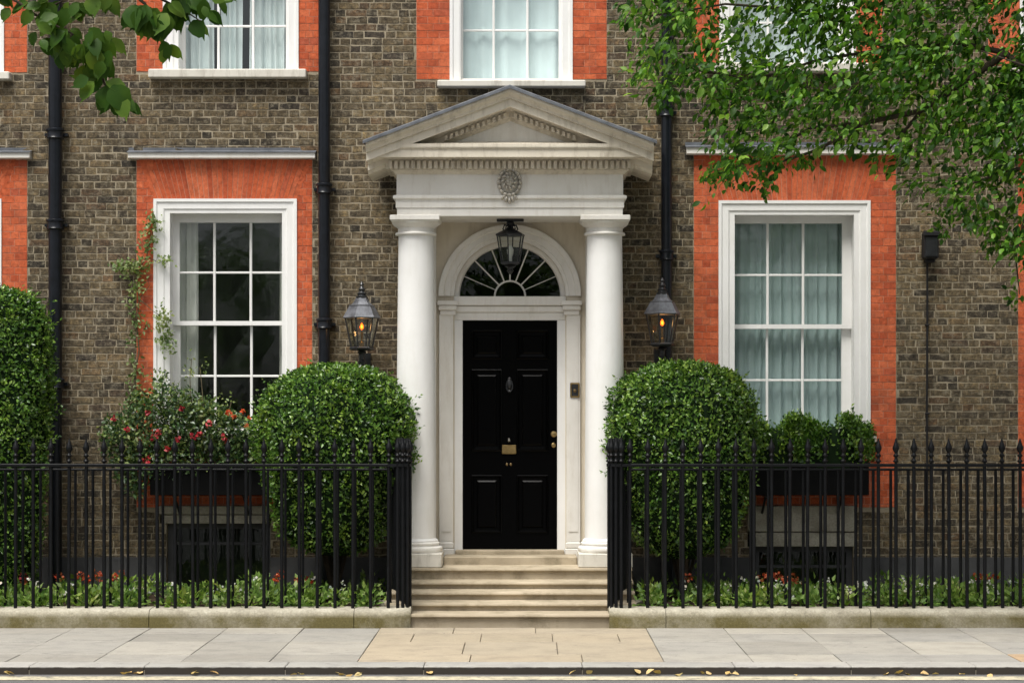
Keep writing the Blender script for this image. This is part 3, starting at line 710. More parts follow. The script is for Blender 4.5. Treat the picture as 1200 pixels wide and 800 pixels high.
# carved cartouche on the frieze
def cartouche():
    m = MB(); cx, cz, y = X(597, YF), Z(214, YF), YF - .005
    def lump(x, z, rx, rz, ry, rot=0):
        vs = []; fs = []; nn, mm = 10, 5
        for j in range(mm + 1):
            ph = PI/2 * j / mm
            for i in range(nn):
                a = 2*PI*i/nn; u, v = rx*math.cos(a)*math.cos(ph), rz*math.sin(a)*math.cos(ph)
                vs.append((cx + x + u*math.cos(rot) - v*math.sin(rot), y - ry*math.sin(ph), cz + z + u*math.sin(rot) + v*math.cos(rot)))
        for j in range(mm):
            for i in range(nn): k = (i+1) % nn; fs.append((j*nn+i, j*nn+k, j*nn+nn+k, j*nn+nn+i))
        m.add(vs, fs)
    lump(0, 0, .095, .12, .045); lump(0, .01, .055, .075, .07)
    for i in range(16):
        a = 2*PI*i/16; lump(.105*math.cos(a), .125*math.sin(a), .030, .020, .060, a + PI/2)
    for i in range(11):
        a = 2*PI*i/11 + .3; lump(.06*math.cos(a), .01 + .075*math.sin(a), .026, .011, .095, a + .5)
    for i in range(5): lump(-.05 + .025*i, .135 + .012*(2 - abs(i-2)), .013, .034, .06, (i-2)*-.25)
    for i in range(5): lump(-.06 + .03*i, -.145 - .016*(2 - abs(i-2)), .016, .034, .055, (i-2)*.35)
    for i in range(12): lump(random.uniform(-.04,.04), random.uniform(-.05,.06), .012, .009, .10, random.uniform(0,3))
    m.build('cartouche', 'carved_stone', ent, smooth=50)
cartouche()

# --- door
YD = .06
dm = MB(); dx0, dx1, dz0, dz1 = X(542.3), X(652.7), Z(643), Z(375)
dm.box(dx0, dx1, YD + .02, YD + .07, dz0, dz1)
cxs = [X(552), X(588.5), X(605), X(643)]; pz = [(386, 421), (432, 529), (556, 625)]
# stiles and rails stand proud of the panels
ex = [(dx0, cxs[0]), (cxs[1], cxs[2]), (cxs[3], dx1)]
for a, b in ex: dm.box(a, b, YD, YD + .03, dz0, dz1)
rz = [dz1] + sum([[Z(a), Z(b)] for a, b in pz], []) + [dz0]
for a, b in zip(rz[::2], rz[1::2]):
    for p, q in ((cxs[0], cxs[1]), (cxs[2], cxs[3])): dm.box(p, q, YD + .001, YD + .03, a, b)
door = tag(dm.build('door', 'door_paint', house), 'glossy black six-panel front door')
for a, b in pz:
    for p, q in ((cxs[0], cxs[1]), (cxs[2], cxs[3])):
        zt_, zb_ = Z(a), Z(b); rings = []
        for d, y in ((0, YD+.001), (.004, YD-.012), (.012, YD-.016), (.022, YD-.006), (.03, YD+.014), (.055, YD+.016), (.075, YD+.004), (.078, YD+.004)):
            rings.append([(p+d, y, zb_+d), (q-d, y, zb_+d), (q-d, y, zt_-d), (p+d, y, zt_-d)])
        vs = sum(rings, []); fs = []
        for k in range(len(rings)-1):
            for i in range(4): fs.append((k*4+i, k*4+(i+1)%4, k*4+4+(i+1)%4, k*4+4+i))
        fs.append(tuple((len(rings)-1)*4 + i for i in range(4)))
        m = MB(); m.add(vs, fs); m.build('panel', 'door_paint', door)
def knob_y(cx, cz, y, prof, name, mt, parent, n=18):      # lathe about the Y axis
    m = MB(); vs = []; fs = []
    for r_, d in prof:
        for i in range(n): a = 2*PI*i/n; vs.append((cx + r_*math.cos(a), y - d, cz + r_*math.sin(a)))
    for k in range(len(prof)-1):
        for i in range(n): j = (i+1) % n; fs.append((k*n+i, k*n+j, k*n+n+j, k*n+n+i))
    fs.append(tuple((len(prof)-1)*n + i for i in range(n))); m.add(vs, fs); return m.build(name, mt, parent, smooth=40)
lx, lz = X(596.5), Z(526.5)
m = MB(); m.cbox(lx-.075, lx+.075, YD-.014, YD+.002, lz-.048, lz+.048, .006); m.box(lx-.054, lx+.054, YD-.020, YD-.012, lz-.03, lz+.012); m.box(lx-.05, lx+.05, YD-.026, YD-.018, lz-.026, lz-.018)
m.build('letterbox', 'brass', door)
# knocker: backplate with a hanging urn-shaped striker
kx, kz = X(597), Z(450); m = MB()
m.lathe(kx, YD-.012, [(.012, kz-.085), (.022, kz-.07), (.012, kz-.055), (.028, kz-.03), (.036, kz), (.028, kz+.02), (.03, kz+.03), (.018, kz+.045), (.022, kz+.055), (.012, kz+.07)], 14)
m.tube([(kx+.032*math.cos(a), YD-.035, kz-.02+.055*math.sin(a)) for a in [PI*2*i/20 for i in range(21)]], .007, 8)
m.build('knocker', 'lamp_black', door, smooth=50)
knob_y(X(596.5), Z(515.5), YD, [(.018,0), (.02,.006), (.012,.02), (.017,.032), (.012,.042)], 'spyhole', 'chrome', door)
for q in (594, 598.5): knob_y(X(q), Z(544), YD, [(.012,0), (.013,.006), (.006,.010)], 'keyhole', 'old_brass', door)
knob_y(X(648.8), Z(508.5), YD, [(.026,0), (.026,.006), (.012,.012), (.012,.03), (.03,.045), (.034,.06), (.026,.075), (.01,.08)], 'door_knob', 'brass', door)
knob_y(X(648.8), Z(521.5), YD, [(.024,0), (.024,.008), (.016,.014)], 'lock', 'brass', door)
# --- fanlight
fl = MB(); YG = .115; gr = 59/115
a_ = [PI*i/40 for i in range(41)]
for i in range(40):    # timber rim between the stucco and the glass
    p, q = a_[i], a_[i+1]
    ring = [(RAD-.001, .02), (gr+.012, .02), (gr, .04), (gr, YG+.02)]
    for (r1_, y1), (r2_, y2) in zip(ring[:-1], ring[1:]):
        quad(fl, (DX-r1_*math.cos(p), y1, SPR+r1_*math.sin(p)), (DX-r2_*math.cos(p), y2, SPR+r2_*math.sin(p)), (DX-r2_*math.cos(q), y2, SPR+r2_*math.sin(q)), (DX-r1_*math.cos(q), y1, SPR+r1_*math.sin(q)))
fan = fl.build('fanlight', 'portico_paint', house)
hub = 18/115; hz = SPR + .004
ribs = [24, 46, 69, 90, 111, 134, 156]
for a in ribs:
    t = R(a); m = MB(); m.tube([(DX+hub*math.cos(t), YG-.012, hz+hub*math.sin(t)), (DX+(gr+.004)*math.cos(t), YG-.012, hz+(gr-.006)*math.sin(t))], .0075 if a not in (24, 156) else .0045, 8); m.build('glazing_bar', 'portico_paint', fan)
m = MB(); m.tube([(DX+hub*math.cos(PI*i/24), YG-.012, hz+hub*math.sin(PI*i/24)) for i in range(25)], .0105, 8); m.build('hub_ring', 'portico_paint', fan, smooth=50)
edges = [0] + ribs + [180]
for p, q in zip(edges[:-1], edges[1:]):
    k = 6; t = [R(p + (q-p)*i/k) for i in range(k+1)]
    P = [(DX+gr*math.cos(u), YG, hz+gr*math.sin(u)) for u in t] + [(DX+hub*math.cos(u), YG, hz+hub*math.sin(u)) for u in t[::-1]]
    m = MB(); m.add(P, [tuple(range(len(P)-1, -1, -1))], .5); m.build('pane', 'dark_glass', fan)
P = [(DX+hub*math.cos(PI*i/16), YG, hz+hub*math.sin(PI*i/16)) for i in range(17)]; m = MB(); m.add(P, [tuple(range(16, -1, -1))], .5); m.build('pane', 'dark_glass', fan)
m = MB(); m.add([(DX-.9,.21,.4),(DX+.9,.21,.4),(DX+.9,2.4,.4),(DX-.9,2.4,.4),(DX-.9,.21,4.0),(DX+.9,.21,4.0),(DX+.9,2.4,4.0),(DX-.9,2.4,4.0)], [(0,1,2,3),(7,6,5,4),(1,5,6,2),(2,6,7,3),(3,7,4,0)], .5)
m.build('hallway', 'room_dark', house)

# --- steps
steps = empty('front_steps', 'worn buff stone steps leading from the pavement to the black door', 'steps', (0,0,0))
SD = [(-1.90,.119), (-1.63,.195), (-1.36,.274), (-1.09,.347), (-.86,.461)]
SXL, SXR = -1.16, 1.20
zprev = 0.0
for k, (y, z) in enumerate(SD):
    y1 = SD[k+1][0] + .03 if k < 4 else .0
    m = MB(); nx = 24; vs = []; fs = []
    prof = [(y + .028, zprev - .03), (y + .028, z - .036), (y + .004, z - .034), (y - .003, z - .026), (y - .003, z - .012), (y + .005, z - .002), (y + .016, z), (y1 + .02, z + .001)]
    for i in range(nx + 1):
        xx = SXL + (SXR - SXL) * i / nx; wear = .006 * math.exp(-((xx - .02) / .5)**2) + random.uniform(0, .0015)
        for j, (yy, zz) in enumerate(prof): vs.append((xx, yy, zz - (wear if 4 <= j <= 6 else 0)))
    kk = len(prof)
    for i in range(nx):
        for j in range(kk-1): fs.append((i*kk+j, (i+1)*kk+j, (i+1)*kk+j+1, i*kk+j+1))
    fs.append(tuple(range(kk-1, -1, -1))); fs.append(tuple(nx*kk + j for j in range(kk)))
    m.add(vs, fs); m.build('step', 'step_stone', steps, smooth=40); zprev = z
x0, x1 = X(519.5, -.5), X(676.5, -.5)
m = MB(); m.cbox(x0, x1, -.45, -.002, ZF5 - .02, .538, .008); m.build('step', 'step_stone', steps)
m = MB(); m.cbox(X(534), X(661), -.12, .055, .535, .577, .006); m.build('threshold', 'step_stone', steps)

# ================================================================== RAILINGS ON STONE PLINTHS
def finial_prof(z):
    return [(.014, z), (.014, z+.02), (.024, z+.026), (.026, z+.036), (.018, z+.045), (.014, z+.055), (.014, z+.07), (.024, z+.078), (.026, z+.088), (.016, z+.098), (.013, z+.11),
            (.022, z+.125), (.031, z+.145), (.030, z+.165), (.02, z+.19), (.012, z+.215), (.004, z+.245)]
pk = MB(); pk.tube([(0,0,0), (0,0,1.49-.175)], .0165, 8); pick_me = pk.build('picket', 'iron', smooth=50).data
bpy.data.objects.remove(bpy.data.objects['picket'])
fi = MB(); fi.lathe(0, 0, finial_prof(0), 10); fin_me = fi.build('finial', 'iron', smooth=40).data; bpy.data.objects.remove(bpy.data.objects['finial'])
bk = MB(); bk.tube([(0,0,0), (0,0,1.30)], .0145, 6); back_me = bk.build('back_bar', 'iron', smooth=50).data; bpy.data.objects.remove(bpy.data.objects['back_bar'])
ZR = 1.475
def railing(side, xs_, curve, label):
    o = empty('iron_railing', label, 'railing', (xs_[0], -1.87, .17))
    bx, by, bz = o.location
    def put(name, me, x, y, z, par=o): q = link(name, me, par); q.location = (x - bx, y - by, z - bz) if par is o else (x, y, z); return q
    for x in xs_:
        p = put('picket', pick_me, x, -1.87, .17); p.rotation_euler = (random.uniform(-.004,.004), random.uniform(-.004,.004), 0)
        f = link('finial', fin_me, p); f.location = (0, 0, ZR + .018 - .17)
        put('back_bar', back_me, x, -1.60, .13)
    for x, y in curve:
        p = put('picket', pick_me, x, y, .17); f = link('finial', fin_me, p); f.location = (0, 0, ZR + .018 - .17)
    inv = Vector((-bx, -by, -bz))
    far = xs_[-1] + (-.6 if side < 0 else .6)
    m = MB(); a, b = sorted((far, xs_[0])); m.cbox(a, b, -1.893, -1.847, ZR, ZR + .028, .005)
    cv = [(xs_[0], -1.87)] + curve
    for (xa, ya), (xb, yb) in zip(cv[:-1], cv[1:]):
        d = Vector((xb-xa, yb-ya, 0)).normalized(); n_ = Vector((-d.y, d.x, 0)) * .023
        P = [Vector((xa, ya, 0)) - n_ , Vector((xb, yb, 0)) - n_ , Vector((xb, yb, 0)) + n_, Vector((xa, ya, 0)) + n_]
        m.add([(q.x, q.y, ZR+.001) for q in P] + [(q.x, q.y, ZR + .0275) for q in P], [(3,2,1,0),(4,5,6,7),(0,1,5,4),(1,2,6,5),(2,3,7,6),(3,0,4,7)])
    m.v = [tuple(Vector(v) + inv) for v in m.v]; m.build('top_rail', 'iron', o)
    m = MB(); m.cbox(a, b, -1.612, -1.588, 1.43, 1.45, .004); m.v = [tuple(Vector(v) + inv) for v in m.v]; m.build('back_rail', 'iron', o)
    return o
SP = .164
lx0 = X(455, -1.87); rx0 = X(738, -1.87)
cl = [(X(466.0,-1.900), -1.900), (X(472.0,-1.898), -1.898), (X(477.5,-1.885), -1.885), (X(480.5,-1.840), -1.840), (X(478.6,-1.765), -1.765), (X(476.6,-1.690), -1.690), (X(474.6,-1.615), -1.615), (X(472.7,-1.540), -1.540), (X(470.8,-1.465), -1.465), (X(468.8,-1.390), -1.390), (X(466.9,-1.315), -1.315), (X(464.9,-1.240), -1.240), (X(462.9,-1.165), -1.165), (X(461.0,-1.090), -1.090)]
cr = [(X(728.0,-1.900), -1.900), (X(722.0,-1.898), -1.898), (X(716.5,-1.885), -1.885), (X(713.5,-1.840), -1.840), (X(715.5,-1.765), -1.765), (X(717.4,-1.690), -1.690), (X(719.4,-1.615), -1.615), (X(721.3,-1.540), -1.540), (X(723.2,-1.465), -1.465), (X(725.2,-1.390), -1.390), (X(727.1,-1.315), -1.315), (X(729.1,-1.240), -1.240), (X(731.0,-1.165), -1.165), (X(733.0,-1.090), -1.090)]
railing(-1, [lx0 - SP*k for k in range(46)], cl, 'black spear-topped iron railing left of the front steps')
railing(1, [rx0 + SP*k for k in range(46)], cr, 'black spear-topped iron railing right of the front steps')
def plinth(side, label):
    o = empty('stone_plinth', label, 'plinth', (0,0,0))
    xe = X(481, -2.0) if side < 0 else X(714, -2.0)
    cuts = [0, .52, 2.4, 4.35, 6.2, 8.1, 10.2]
    prof = [(-2.0, -.05), (-2.0, .105), (-1.994, .125), (-1.975, .15), (-1.95, .165), (-1.92, .17), (-1.73, .172), (-1.72, .16), (-1.72, -.05)]
    for a, b in zip(cuts[:-1], cuts[1:]):
        m = MB(); vs = []; fs = []; k = len(prof); nn = max(6, int((b-a)/.08))
        for i in range(nn + 1):
            d = a + .003 + (b - a - .006) * i / nn; tap = 0.0
            x = xe + side * d
            for j, (y, z) in enumerate(prof):
                yy = y; zz = z
                if a == 0 and d < .14:                           # rounded nose turning towards the steps
                    u = 1 - d/.14; yy = y + (.10*(1 - math.sqrt(max(0, 1 - u*u)))) * ((-1.72 - y)/.28); zz = z + (.016*u if j > 3 and j < 8 else 0)
                vs.append((x, yy + random.uniform(-.002,.002), zz + (random.uniform(-.003,.003) if 0 < j < 8 else 0)))
        for i in range(nn):
            for j in range(k-1):
                q = (i*k+j, (i+1)*k+j, (i+1)*k+j+1, i*k+j+1); fs.append(q if side > 0 else q[::-1])
        e0, e1 = tuple(range(k)), tuple(nn*k + j for j in range(k)); fs += [e0[::-1], e1] if side > 0 else [e0, e1[::-1]]
        m.add(vs, fs); m.build('coping_stone', 'plinth_stone', o, smooth=40)
    # return along the steps
    m = MB(); P = [(xe, -1.72), (xe + side*.20, -1.72), (xe + side*.36, -1.12), (xe + side*.12, -1.12)]
    if side < 0: P = P[::-1]
    m.add([(x, y, -.05) for x, y in P] + [(x, y, .172) for x, y in P], [(3,2,1,0),(4,5,6,7),(0,1,5,4),(1,2,6,5),(2,3,7,6),(3,0,4,7)]); m.build('coping_stone', 'plinth_stone', o)
plinth(-1, 'long mossy stone plinth under the left-hand railing'); plinth(1, 'long mossy stone plinth under the right-hand railing')

# ================================================================== DRAINPIPES, LAMPS, FITTINGS
def drainpipe(px, wpx, collars, label):
    x, y, r_ = X(px, -.09), -.10, wpx/230
    o = empty('drainpipe', label, 'drainpipe', (x, y, .1), 'cast iron drainpipes on the house front')
    m = MB(); m.lathe(0, 0, [(r_, 0), (r_, WZ1 - .2)], 18, cap=True); m.build('pipe', 'pipe_paint', o, smooth=40)
    for cpx in collars:
        z = Z(cpx, -.09) - .1; c = MB()
        c.lathe(0, 0, [(r_+.001, z-.05), (r_+.016, z-.045), (r_+.022, z-.035), (r_+.014, z-.022), (r_+.014, z+.03), (r_+.026, z+.036), (r_+.026, z+.052), (r_+.012, z+.06), (r_+.001, z+.064)], 18)
        c.box(-r_-.05, r_+.05, .03, .105, z-.012, z+.018); c.build('collar', 'pipe_paint', o, smooth=40)
drainpipe(65, 15.5, [-60, 158, 264, 450], 'leftmost black drainpipe, beside the tall clipped bush')
drainpipe(380, 13.5, [-20, 222, 380], 'black drainpipe between left-hand window and left wall lantern')
drainpipe(781, 12.5, [-80, 51, 132, 300], 'black drainpipe passing behind the right-hand wall lantern')

def wall_lantern(px, py, label, k=1.0):
    y = -.36; x, z = X(px, y), Z(py, y)       # z: bottom edge of the cap
    o = empty('wall_lantern', label, 'lantern', (x, y, z), 'lit lanterns on brackets beside the porch')
    s = 1/117.0; n6 = 6; a0 = R(14)
    cap = MB(); cap.lathe(0, 0, [(21*s, -.012), (22.5*s, 0), (21.5*s, .012), (19.5*s, 5*s), (17*s, 9.5*s), (15*s, 13*s), (15.4*s, 14*s), (12.5*s, 14.8*s), (9.5*s, 18*s), (7*s, 23*s)], 6, a0); cap.build('cap', 'lamp_cap', o)
    ch = MB(); ch.lathe(0, 0, [(6.5*s, 22.5*s), (7.2*s, 24*s), (5*s, 25.5*s), (4.6*s, 27*s), (6*s, 28*s), (4*s, 29.5*s), (3*s, 31*s), (4.4*s, 33*s), (2.8*s, 34.5*s), (1.6*s, 37*s), (2.8*s, 38.5*s), (.6*s, 42*s)], 12); ch.build('finial', 'lamp_black', o, smooth=40)
    rt, rb, h = 19.5*s, 12.5*s, 35*s; fr = MB()
    for i in range(6):
        a, b = a0 + PI/3*i, a0 + PI/3*(i+1)
        P = [(rt*math.cos(a), rt*math.sin(a), -.01), (rb*math.cos(a), rb*math.sin(a), -h)]; fr.tube(P, .0085, 6)
        m = MB(); q = .985
        m.add([(rb*q*math.cos(a), rb*q*math.sin(a), -h), (rb*q*math.cos(b), rb*q*math.sin(b), -h), (rt*q*math.cos(b), rt*q*math.sin(b), -.012), (rt*q*math.cos(a), rt*q*math.sin(a), -.012)], [(0,1,2,3)], .5); m.build('pane', 'lamp_glass', o)
    fr.lathe(0, 0, [(rb-.005, -h-.03), (rb+.015, -h-.02), (rb+.02, -h-.006), (rb+.006, -h+.008)], 6, a0); fr.build('frame', 'lamp_black', o)
    b = MB(); b.lathe(0, 0, [(.03, -h-.03), (.045, -h-.05), (.025, -h-.07), (.022, -h-.12), (.04, -h-.14), (.03, -h-.17), (.018, -h-.23), (.024, -h-.25), (.004, -h-.29)], 12)
    yb = -y - .03
    b.tube([(0, 0, -h-.10), (0, yb*.35, -h-.09), (0, yb*.7, -h-.14), (0, yb, -h-.26)], [.018,.018,.02,.024], 8)
    b.tube([(0, yb*.9*(1-.3*math.cos(t)) - .02, -h-.20 + .07*math.sin(t)) for t in [2*PI*i/14 for i in range(15)]], .011, 6)
    b.box(-.06, .06, yb, -y+.004, -h-.40, -h-.05); b.build('bracket', 'lamp_black', o, smooth=40)
    f = MB(); f.lathe(0, 0, [(.003, -.125), (.015, -.115), (.021, -.098), (.017, -.078), (.007, -.058), (.002, -.052)], 14); fo = f.build('bulb', 'lamp_flame', o, smooth=60)
    st = MB(); st.lathe(0, 0, [(.022, -h), (.022, -h+.05), (.012, -h+.06), (.012, -.145)], 10); st.build('lamp_holder', 'old_brass', o, smooth=40)
    L = bpy.data.lights.new('lamp_light', 'POINT'); L.energy = .35; L.color = (1, .5, .16); L.shadow_soft_size = .03
    lo = bpy.data.objects.new('lamp_light', L); col.objects.link(lo); lo.parent = o; lo.location = (0, -.05, -.09)
wall_lantern(424, 372, 'lit black lantern on the brick wall left of the porch')
wall_lantern(776, 367.5, 'lit black lantern on the brick wall right of the porch')
def porch_lantern():
    y = -.42; s = 1/117.5; x = X(598, y); z = zs_
    o = empty('hanging_lantern', 'black glazed lantern hanging from the porch ceiling in front of fanlight', 'lantern', (x, y, z))
    m = MB(); m.cbox(-.135, .135, -.05, .05, -.025, -.001, .005); m.lathe(0, 0, [(.035, -.06), (.045, -.04), (.03, -.025)], 14); m.lathe(0, 0, [(.010, -.11), (.010, -.05)], 8)
    for i in range(6):
        a = PI/3*i + .2; m.tube([(.012*math.cos(a), .012*math.sin(a), -.07), (.06*math.cos(a), .06*math.sin(a), -.06), (.075*math.cos(a), .075*math.sin(a), -.10), (.05*math.cos(a), .05*math.sin(a), -.13)], .008, 6)
    m.build('bracket', 'lamp_black', o, smooth=40)
    a0 = R(20); zt_ = -.155; rt, rb, h = 16.5*s, 11*s, 33*s
    c = MB(); c.lathe(0, 0, [(rt+.012, zt_-.012), (rt+.014, zt_+.002), (rt-.005, zt_+.012), (.09, zt_+.035), (.05, zt_+.055), (.03, zt_+.075), (.012, zt_+.085)], 6, a0); c.build('cap', 'lamp_black', o)
    fr = MB()
    for i in range(6):
        a, b = a0 + PI/3*i, a0 + PI/3*(i+1)
        fr.tube([(rt*math.cos(a), rt*math.sin(a), zt_-.01), (rb*math.cos(a), rb*math.sin(a), zt_-h)], .007, 6); q = .985
        p = MB(); p.add([(rb*q*math.cos(a), rb*q*math.sin(a), zt_-h), (rb*q*math.cos(b), rb*q*math.sin(b), zt_-h), (rt*q*math.cos(b), rt*q*math.sin(b), zt_-.012), (rt*q*math.cos(a), rt*q*math.sin(a), zt_-.012)], [(0,1,2,3)], .5); p.build('pane', 'lamp_glass', o)
    fr.lathe(0, 0, [(rb-.02, zt_-h-.02), (rb+.008, zt_-h-.012), (rb+.01, zt_-h+.002), (rb+.002, zt_-h+.01)], 6, a0); fr.build('frame', 'lamp_black', o)
    f = MB(); f.lathe(0, 0, [(.05, zt_-h-.02), (.06, zt_-h-.035), (.03, zt_-h-.05), (.024, zt_-h-.065), (.034, zt_-h-.08), (.02, zt_-h-.10), (.004, zt_-h-.115)], 12); f.build('finial', 'lamp_black', o, smooth=40)
    st = MB(); st.lathe(0, 0, [(.018, zt_-h), (.018, zt_-h+.06), (.03, zt_-h+.09), (.034, zt_-h+.13), (.015, zt_-h+.17)], 12); st.build('bulb', 'curtain_pale', o, smooth=40)
porch_lantern()
def bell():
    x, z = X(673.5), Z(457); o = empty('doorbell_panel', 'small brass-rimmed black doorbell panel on the white pilaster right of door', 'doorbell', (x, -.075, z))
    m = MB(); m.cbox(-.048, .048, -.012, .004, -.075, .075, .006); m.build('plate', 'brass', o)
    m = MB(); m.cbox(-.034, .034, -.018, -.011, -.060, .060, .004); m.build('face', 'lamp_black', o)
    knob_y(0, -.008, -.018, [(.018, 0), (.018, .006), (.008, .01)], 'button', 'old_brass', o)
bell()
def floodlight():
    x, z = X(1090, -.08), Z(288, -.08); o = empty('wall_box', 'black weatherproof box on the bare brick wall under the tree', 'wall box', (x, -.004, z))
    m = MB(); m.cbox(-.075, .075, -.15, -.004, -.135, .135, .015); m.cbox(-.085, .085, -.17, -.145, .09, .145, .01)
    m.cbox(-.05, .05, -.09, -.01, -.17, -.134, .01); m.build('casing', 'cable', o)
    m = MB(); m.box(-.058, .058, -.155, -.149, -.11, .08); m.build('cover', 'lamp_black', o)
    m = MB(); m.tube([(-.02, -.03, -.165), (-.018, -.025, -.6), (-.022, -.025, -1.6), (-.02, -.025, -2.9)], .0105, 8); m.build('conduit', 'cable', o, smooth=50)
    for zz in (-.8, -1.7): m = MB(); m.cbox(-.04, .004, -.04, 0, zz-.008, zz+.008, .003); m.build('clip', 'cable', o)
floodlight()

# ================================================================== CURTAINS
def curtain_sheet(x0, x1, z0, z1, mt, label, waves, amp=.025, y=.31, seed=0):
    r_ = random.Random(seed); m = MB(); nx, nz_ = int((x1-x0)/.012)+4, 6; vs = []; fs = []
    ph = [r_.uniform(0, 6.28) for _ in range(4)]
    for j in range(nz_ + 1):
        v = j / nz_
        for i in range(nx + 1):
            u = i / nx; a = (1 - .25*v)
            yy = y + amp*a*(math.sin(u*waves*2*PI + ph[0] + .5*math.sin(v*2+ph[1])) + .45*math.sin(u*waves*4.7*PI/1.3 + ph[2]) + .25*math.sin(u*waves*9.1+ph[3]))
            vs.append((x0 + (x1-x0)*u + .008*math.sin(v*3+u*7+ph[1]), yy, z0 + (z1-z0)*v))
    for j in range(nz_):
        for i in range(nx): q = j*(nx+1)+i; fs.append((q, q+1, q+nx+2, q+nx+1))
    m.add(vs, fs, .5); o = m.build('curtain', mt, None, 80); return tag(o, label, 'curtain')
curtain_sheet(X(200), X(225), Z(512), Z(250), 'curtain_pale', 'narrow pale curtain drawn to the left side of left ground-floor window', 3, .02, .33, 1)
curtain_sheet(X(322), X(336), Z(512), Z(250), 'curtain_pale', 'sliver of pale curtain at the right side of left ground-floor window', 2, .02, .33, 2)
curtain_sheet(X(855), X(1000), Z(516), Z(250), 'sheer_green', 'grey-green sheer curtain closed across the right ground-floor window', 13, .02, .31, 3)
curtain_sheet(X(205), X(244), Z(92), Z(-180), 'curtain_blue', 'leftmost pale curtain panel in the upper left window', 4, .025, .32, 4)
curtain_sheet(X(254), X(279), Z(92), Z(-180), 'curtain_blue', 'middle pale curtain panel in the upper left window', 3, .025, .32, 5)
curtain_sheet(X(288), X(340), Z(92), Z(-180), 'curtain_blue', 'rightmost and widest pale curtain panel in the upper left window', 5, .025, .32, 6)
curtain_sheet(X(535), X(662), Z(100), Z(-180), 'blind_sky_tint', 'curtain closed across the upper window above pediment, sky reflection painted into its pale blue', 5, .012, .29, 7)
curtain_sheet(X(856), X(992), Z(88), Z(-180), 'curtain_blue', 'pale curtain in the upper right window behind the tree', 7, .02, .31, 8)
curtain_sheet(X(-146), X(-4), Z(512), Z(250), 'sheer_green', 'curtain in the ground-floor window cut off at the left edge', 10, .02, .31, 9)

# ================================================================== CLIPPED BUSHES
def topiary(px, y, prof_px, label, nleaf, seed, squash=.8):
    """prof_px: (picture height, half width in pixels) from the top down"""
    r_ = np.random.default_rng(seed); D = DIST + y; cx = X(px, y)
    pr = np.array([(Z(q, y), h * D / FPX) for q, h in prof_px]); zz = pr[::-1, 0]; rr = pr[::-1, 1]
    o = empty('clipped_bush', label, 'bush', (cx, y, .13), 'clipped evergreen bushes by the railings')
    ph = r_.uniform(0, 6.28, 8)
    def rad(th, z):
        base = np.interp(z, zz, rr)
        return base * (1 + .040*np.sin(3*th+ph[0]+z*2.1) + .035*np.sin(5*th+ph[1]-z*4) + .032*np.sin(9*th+ph[2]+z*9) + .015*np.sin(17*th + ph[3] + z*14))
    n, mz = 40, 26; m = MB(); vs = []; fs = []
    for j in range(mz + 1):
        z = zz[0] + (zz[-1] - zz[0]) * (1 - (1 - j/mz)**1.6) - .03
        for i in range(n):
            th = 2*PI*i/n; q = float(rad(th, z)) * .93; vs.append((q*math.cos(th), q*math.sin(th)*squash, z - .13))
    for j in range(mz):
        for i in range(n): k = (i+1) % n; fs.append((j*n+i, j*n+k, j*n+n+k, j*n+n+i))
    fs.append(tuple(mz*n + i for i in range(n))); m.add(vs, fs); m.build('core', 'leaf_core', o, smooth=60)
    st = MB(); st.tube([(0,0,-.05), (.01,.0,.3), (0,0,.8)], [.05,.045,.04], 8)
    for a in range(6): st.tube([(.03*math.cos(a), .03*math.sin(a), .15), (.12*math.cos(a), .1*math.sin(a), .5), (.25*math.cos(a), .2*math.sin(a), .8)], [.02,.016,.012], 6); st.build('stem', 'bark', o)
    # leaves over the surface, weighted by area
    zt_ = np.linspace(zz[0], zz[-1], 400); rt_ = np.interp(zt_, zz, rr); slope = np.gradient(rt_, zt_); wgt = rt_ * np.sqrt(1 + slope**2) + .01
    cdf = np.cumsum(wgt); cdf /= cdf[-1]
    z = np.interp(r_.random(nleaf), cdf, zt_); th = r_.uniform(0, 2*PI, nleaf); q = rad(th, z) * r_.normal(.978, .026, nleaf)
    cl_ = np.sin(th*13+ph[4]+2.2*np.sin(z*11+ph[5]))*np.sin(z*27+ph[6]+1.7*np.sin(th*7)) ; cl_ += .6*np.sin(th*23+ph[7])*np.sin(z*46+ph[0]); q *= 1 + .042*cl_
    keep = r_.random(nleaf) < np.interp(z, [.4, 1.0, 1.5, 1.8], [.60, .62, .80, 1.0]); z, th, q = z[keep], th[keep], q[keep]; nleaf = len(z)   # leaves thinned low down to darken the lower half, standing in for shade
    sl = np.interp(z, zt_, slope)
    pos = np.stack([q*np.cos(th), q*np.sin(th)*squash, z - .13 + r_.normal(0, .012, nleaf)], 1)
    nr = np.stack([np.cos(th), np.sin(th)/squash, -sl], 1); nr /= np.linalg.norm(nr, axis=1, keepdims=True)
    ax = unit(nleaf) * .9 + nr * .55 + np.array([0, 0, .25]); fc = nr + unit(nleaf) * .75
    leaf_cloud('foliage', 'box_leaf', pos, ax, fc, r_.uniform(.026, .054, nleaf), 'small', o)
    # stray shoots
    ns = 240; z = np.interp(.35 + .65*r_.random(ns), cdf, zt_); th = r_.uniform(0, 2*PI, ns); q = rad(th, z)
    P = []; A = []; F = []
    for i in range(ns):
        nrm = np.array([math.cos(th[i]), math.sin(th[i]), .6]); L = .02 + .11*r_.random()**2
        for t in np.linspace(.2, 1, 5):
            P.append(np.array([q[i]*math.cos(th[i]), q[i]*math.sin(th[i])*squash, z[i]-.13]) + nrm*L*t); A.append(nrm + r_.normal(0, .8, 3)); F.append(r_.normal(0, 1, 3))
    leaf_cloud('shoots', 'box_leaf', np.array(P), np.array(A), np.array(F), r_.uniform(.03, .05, len(P)), 'small', o)
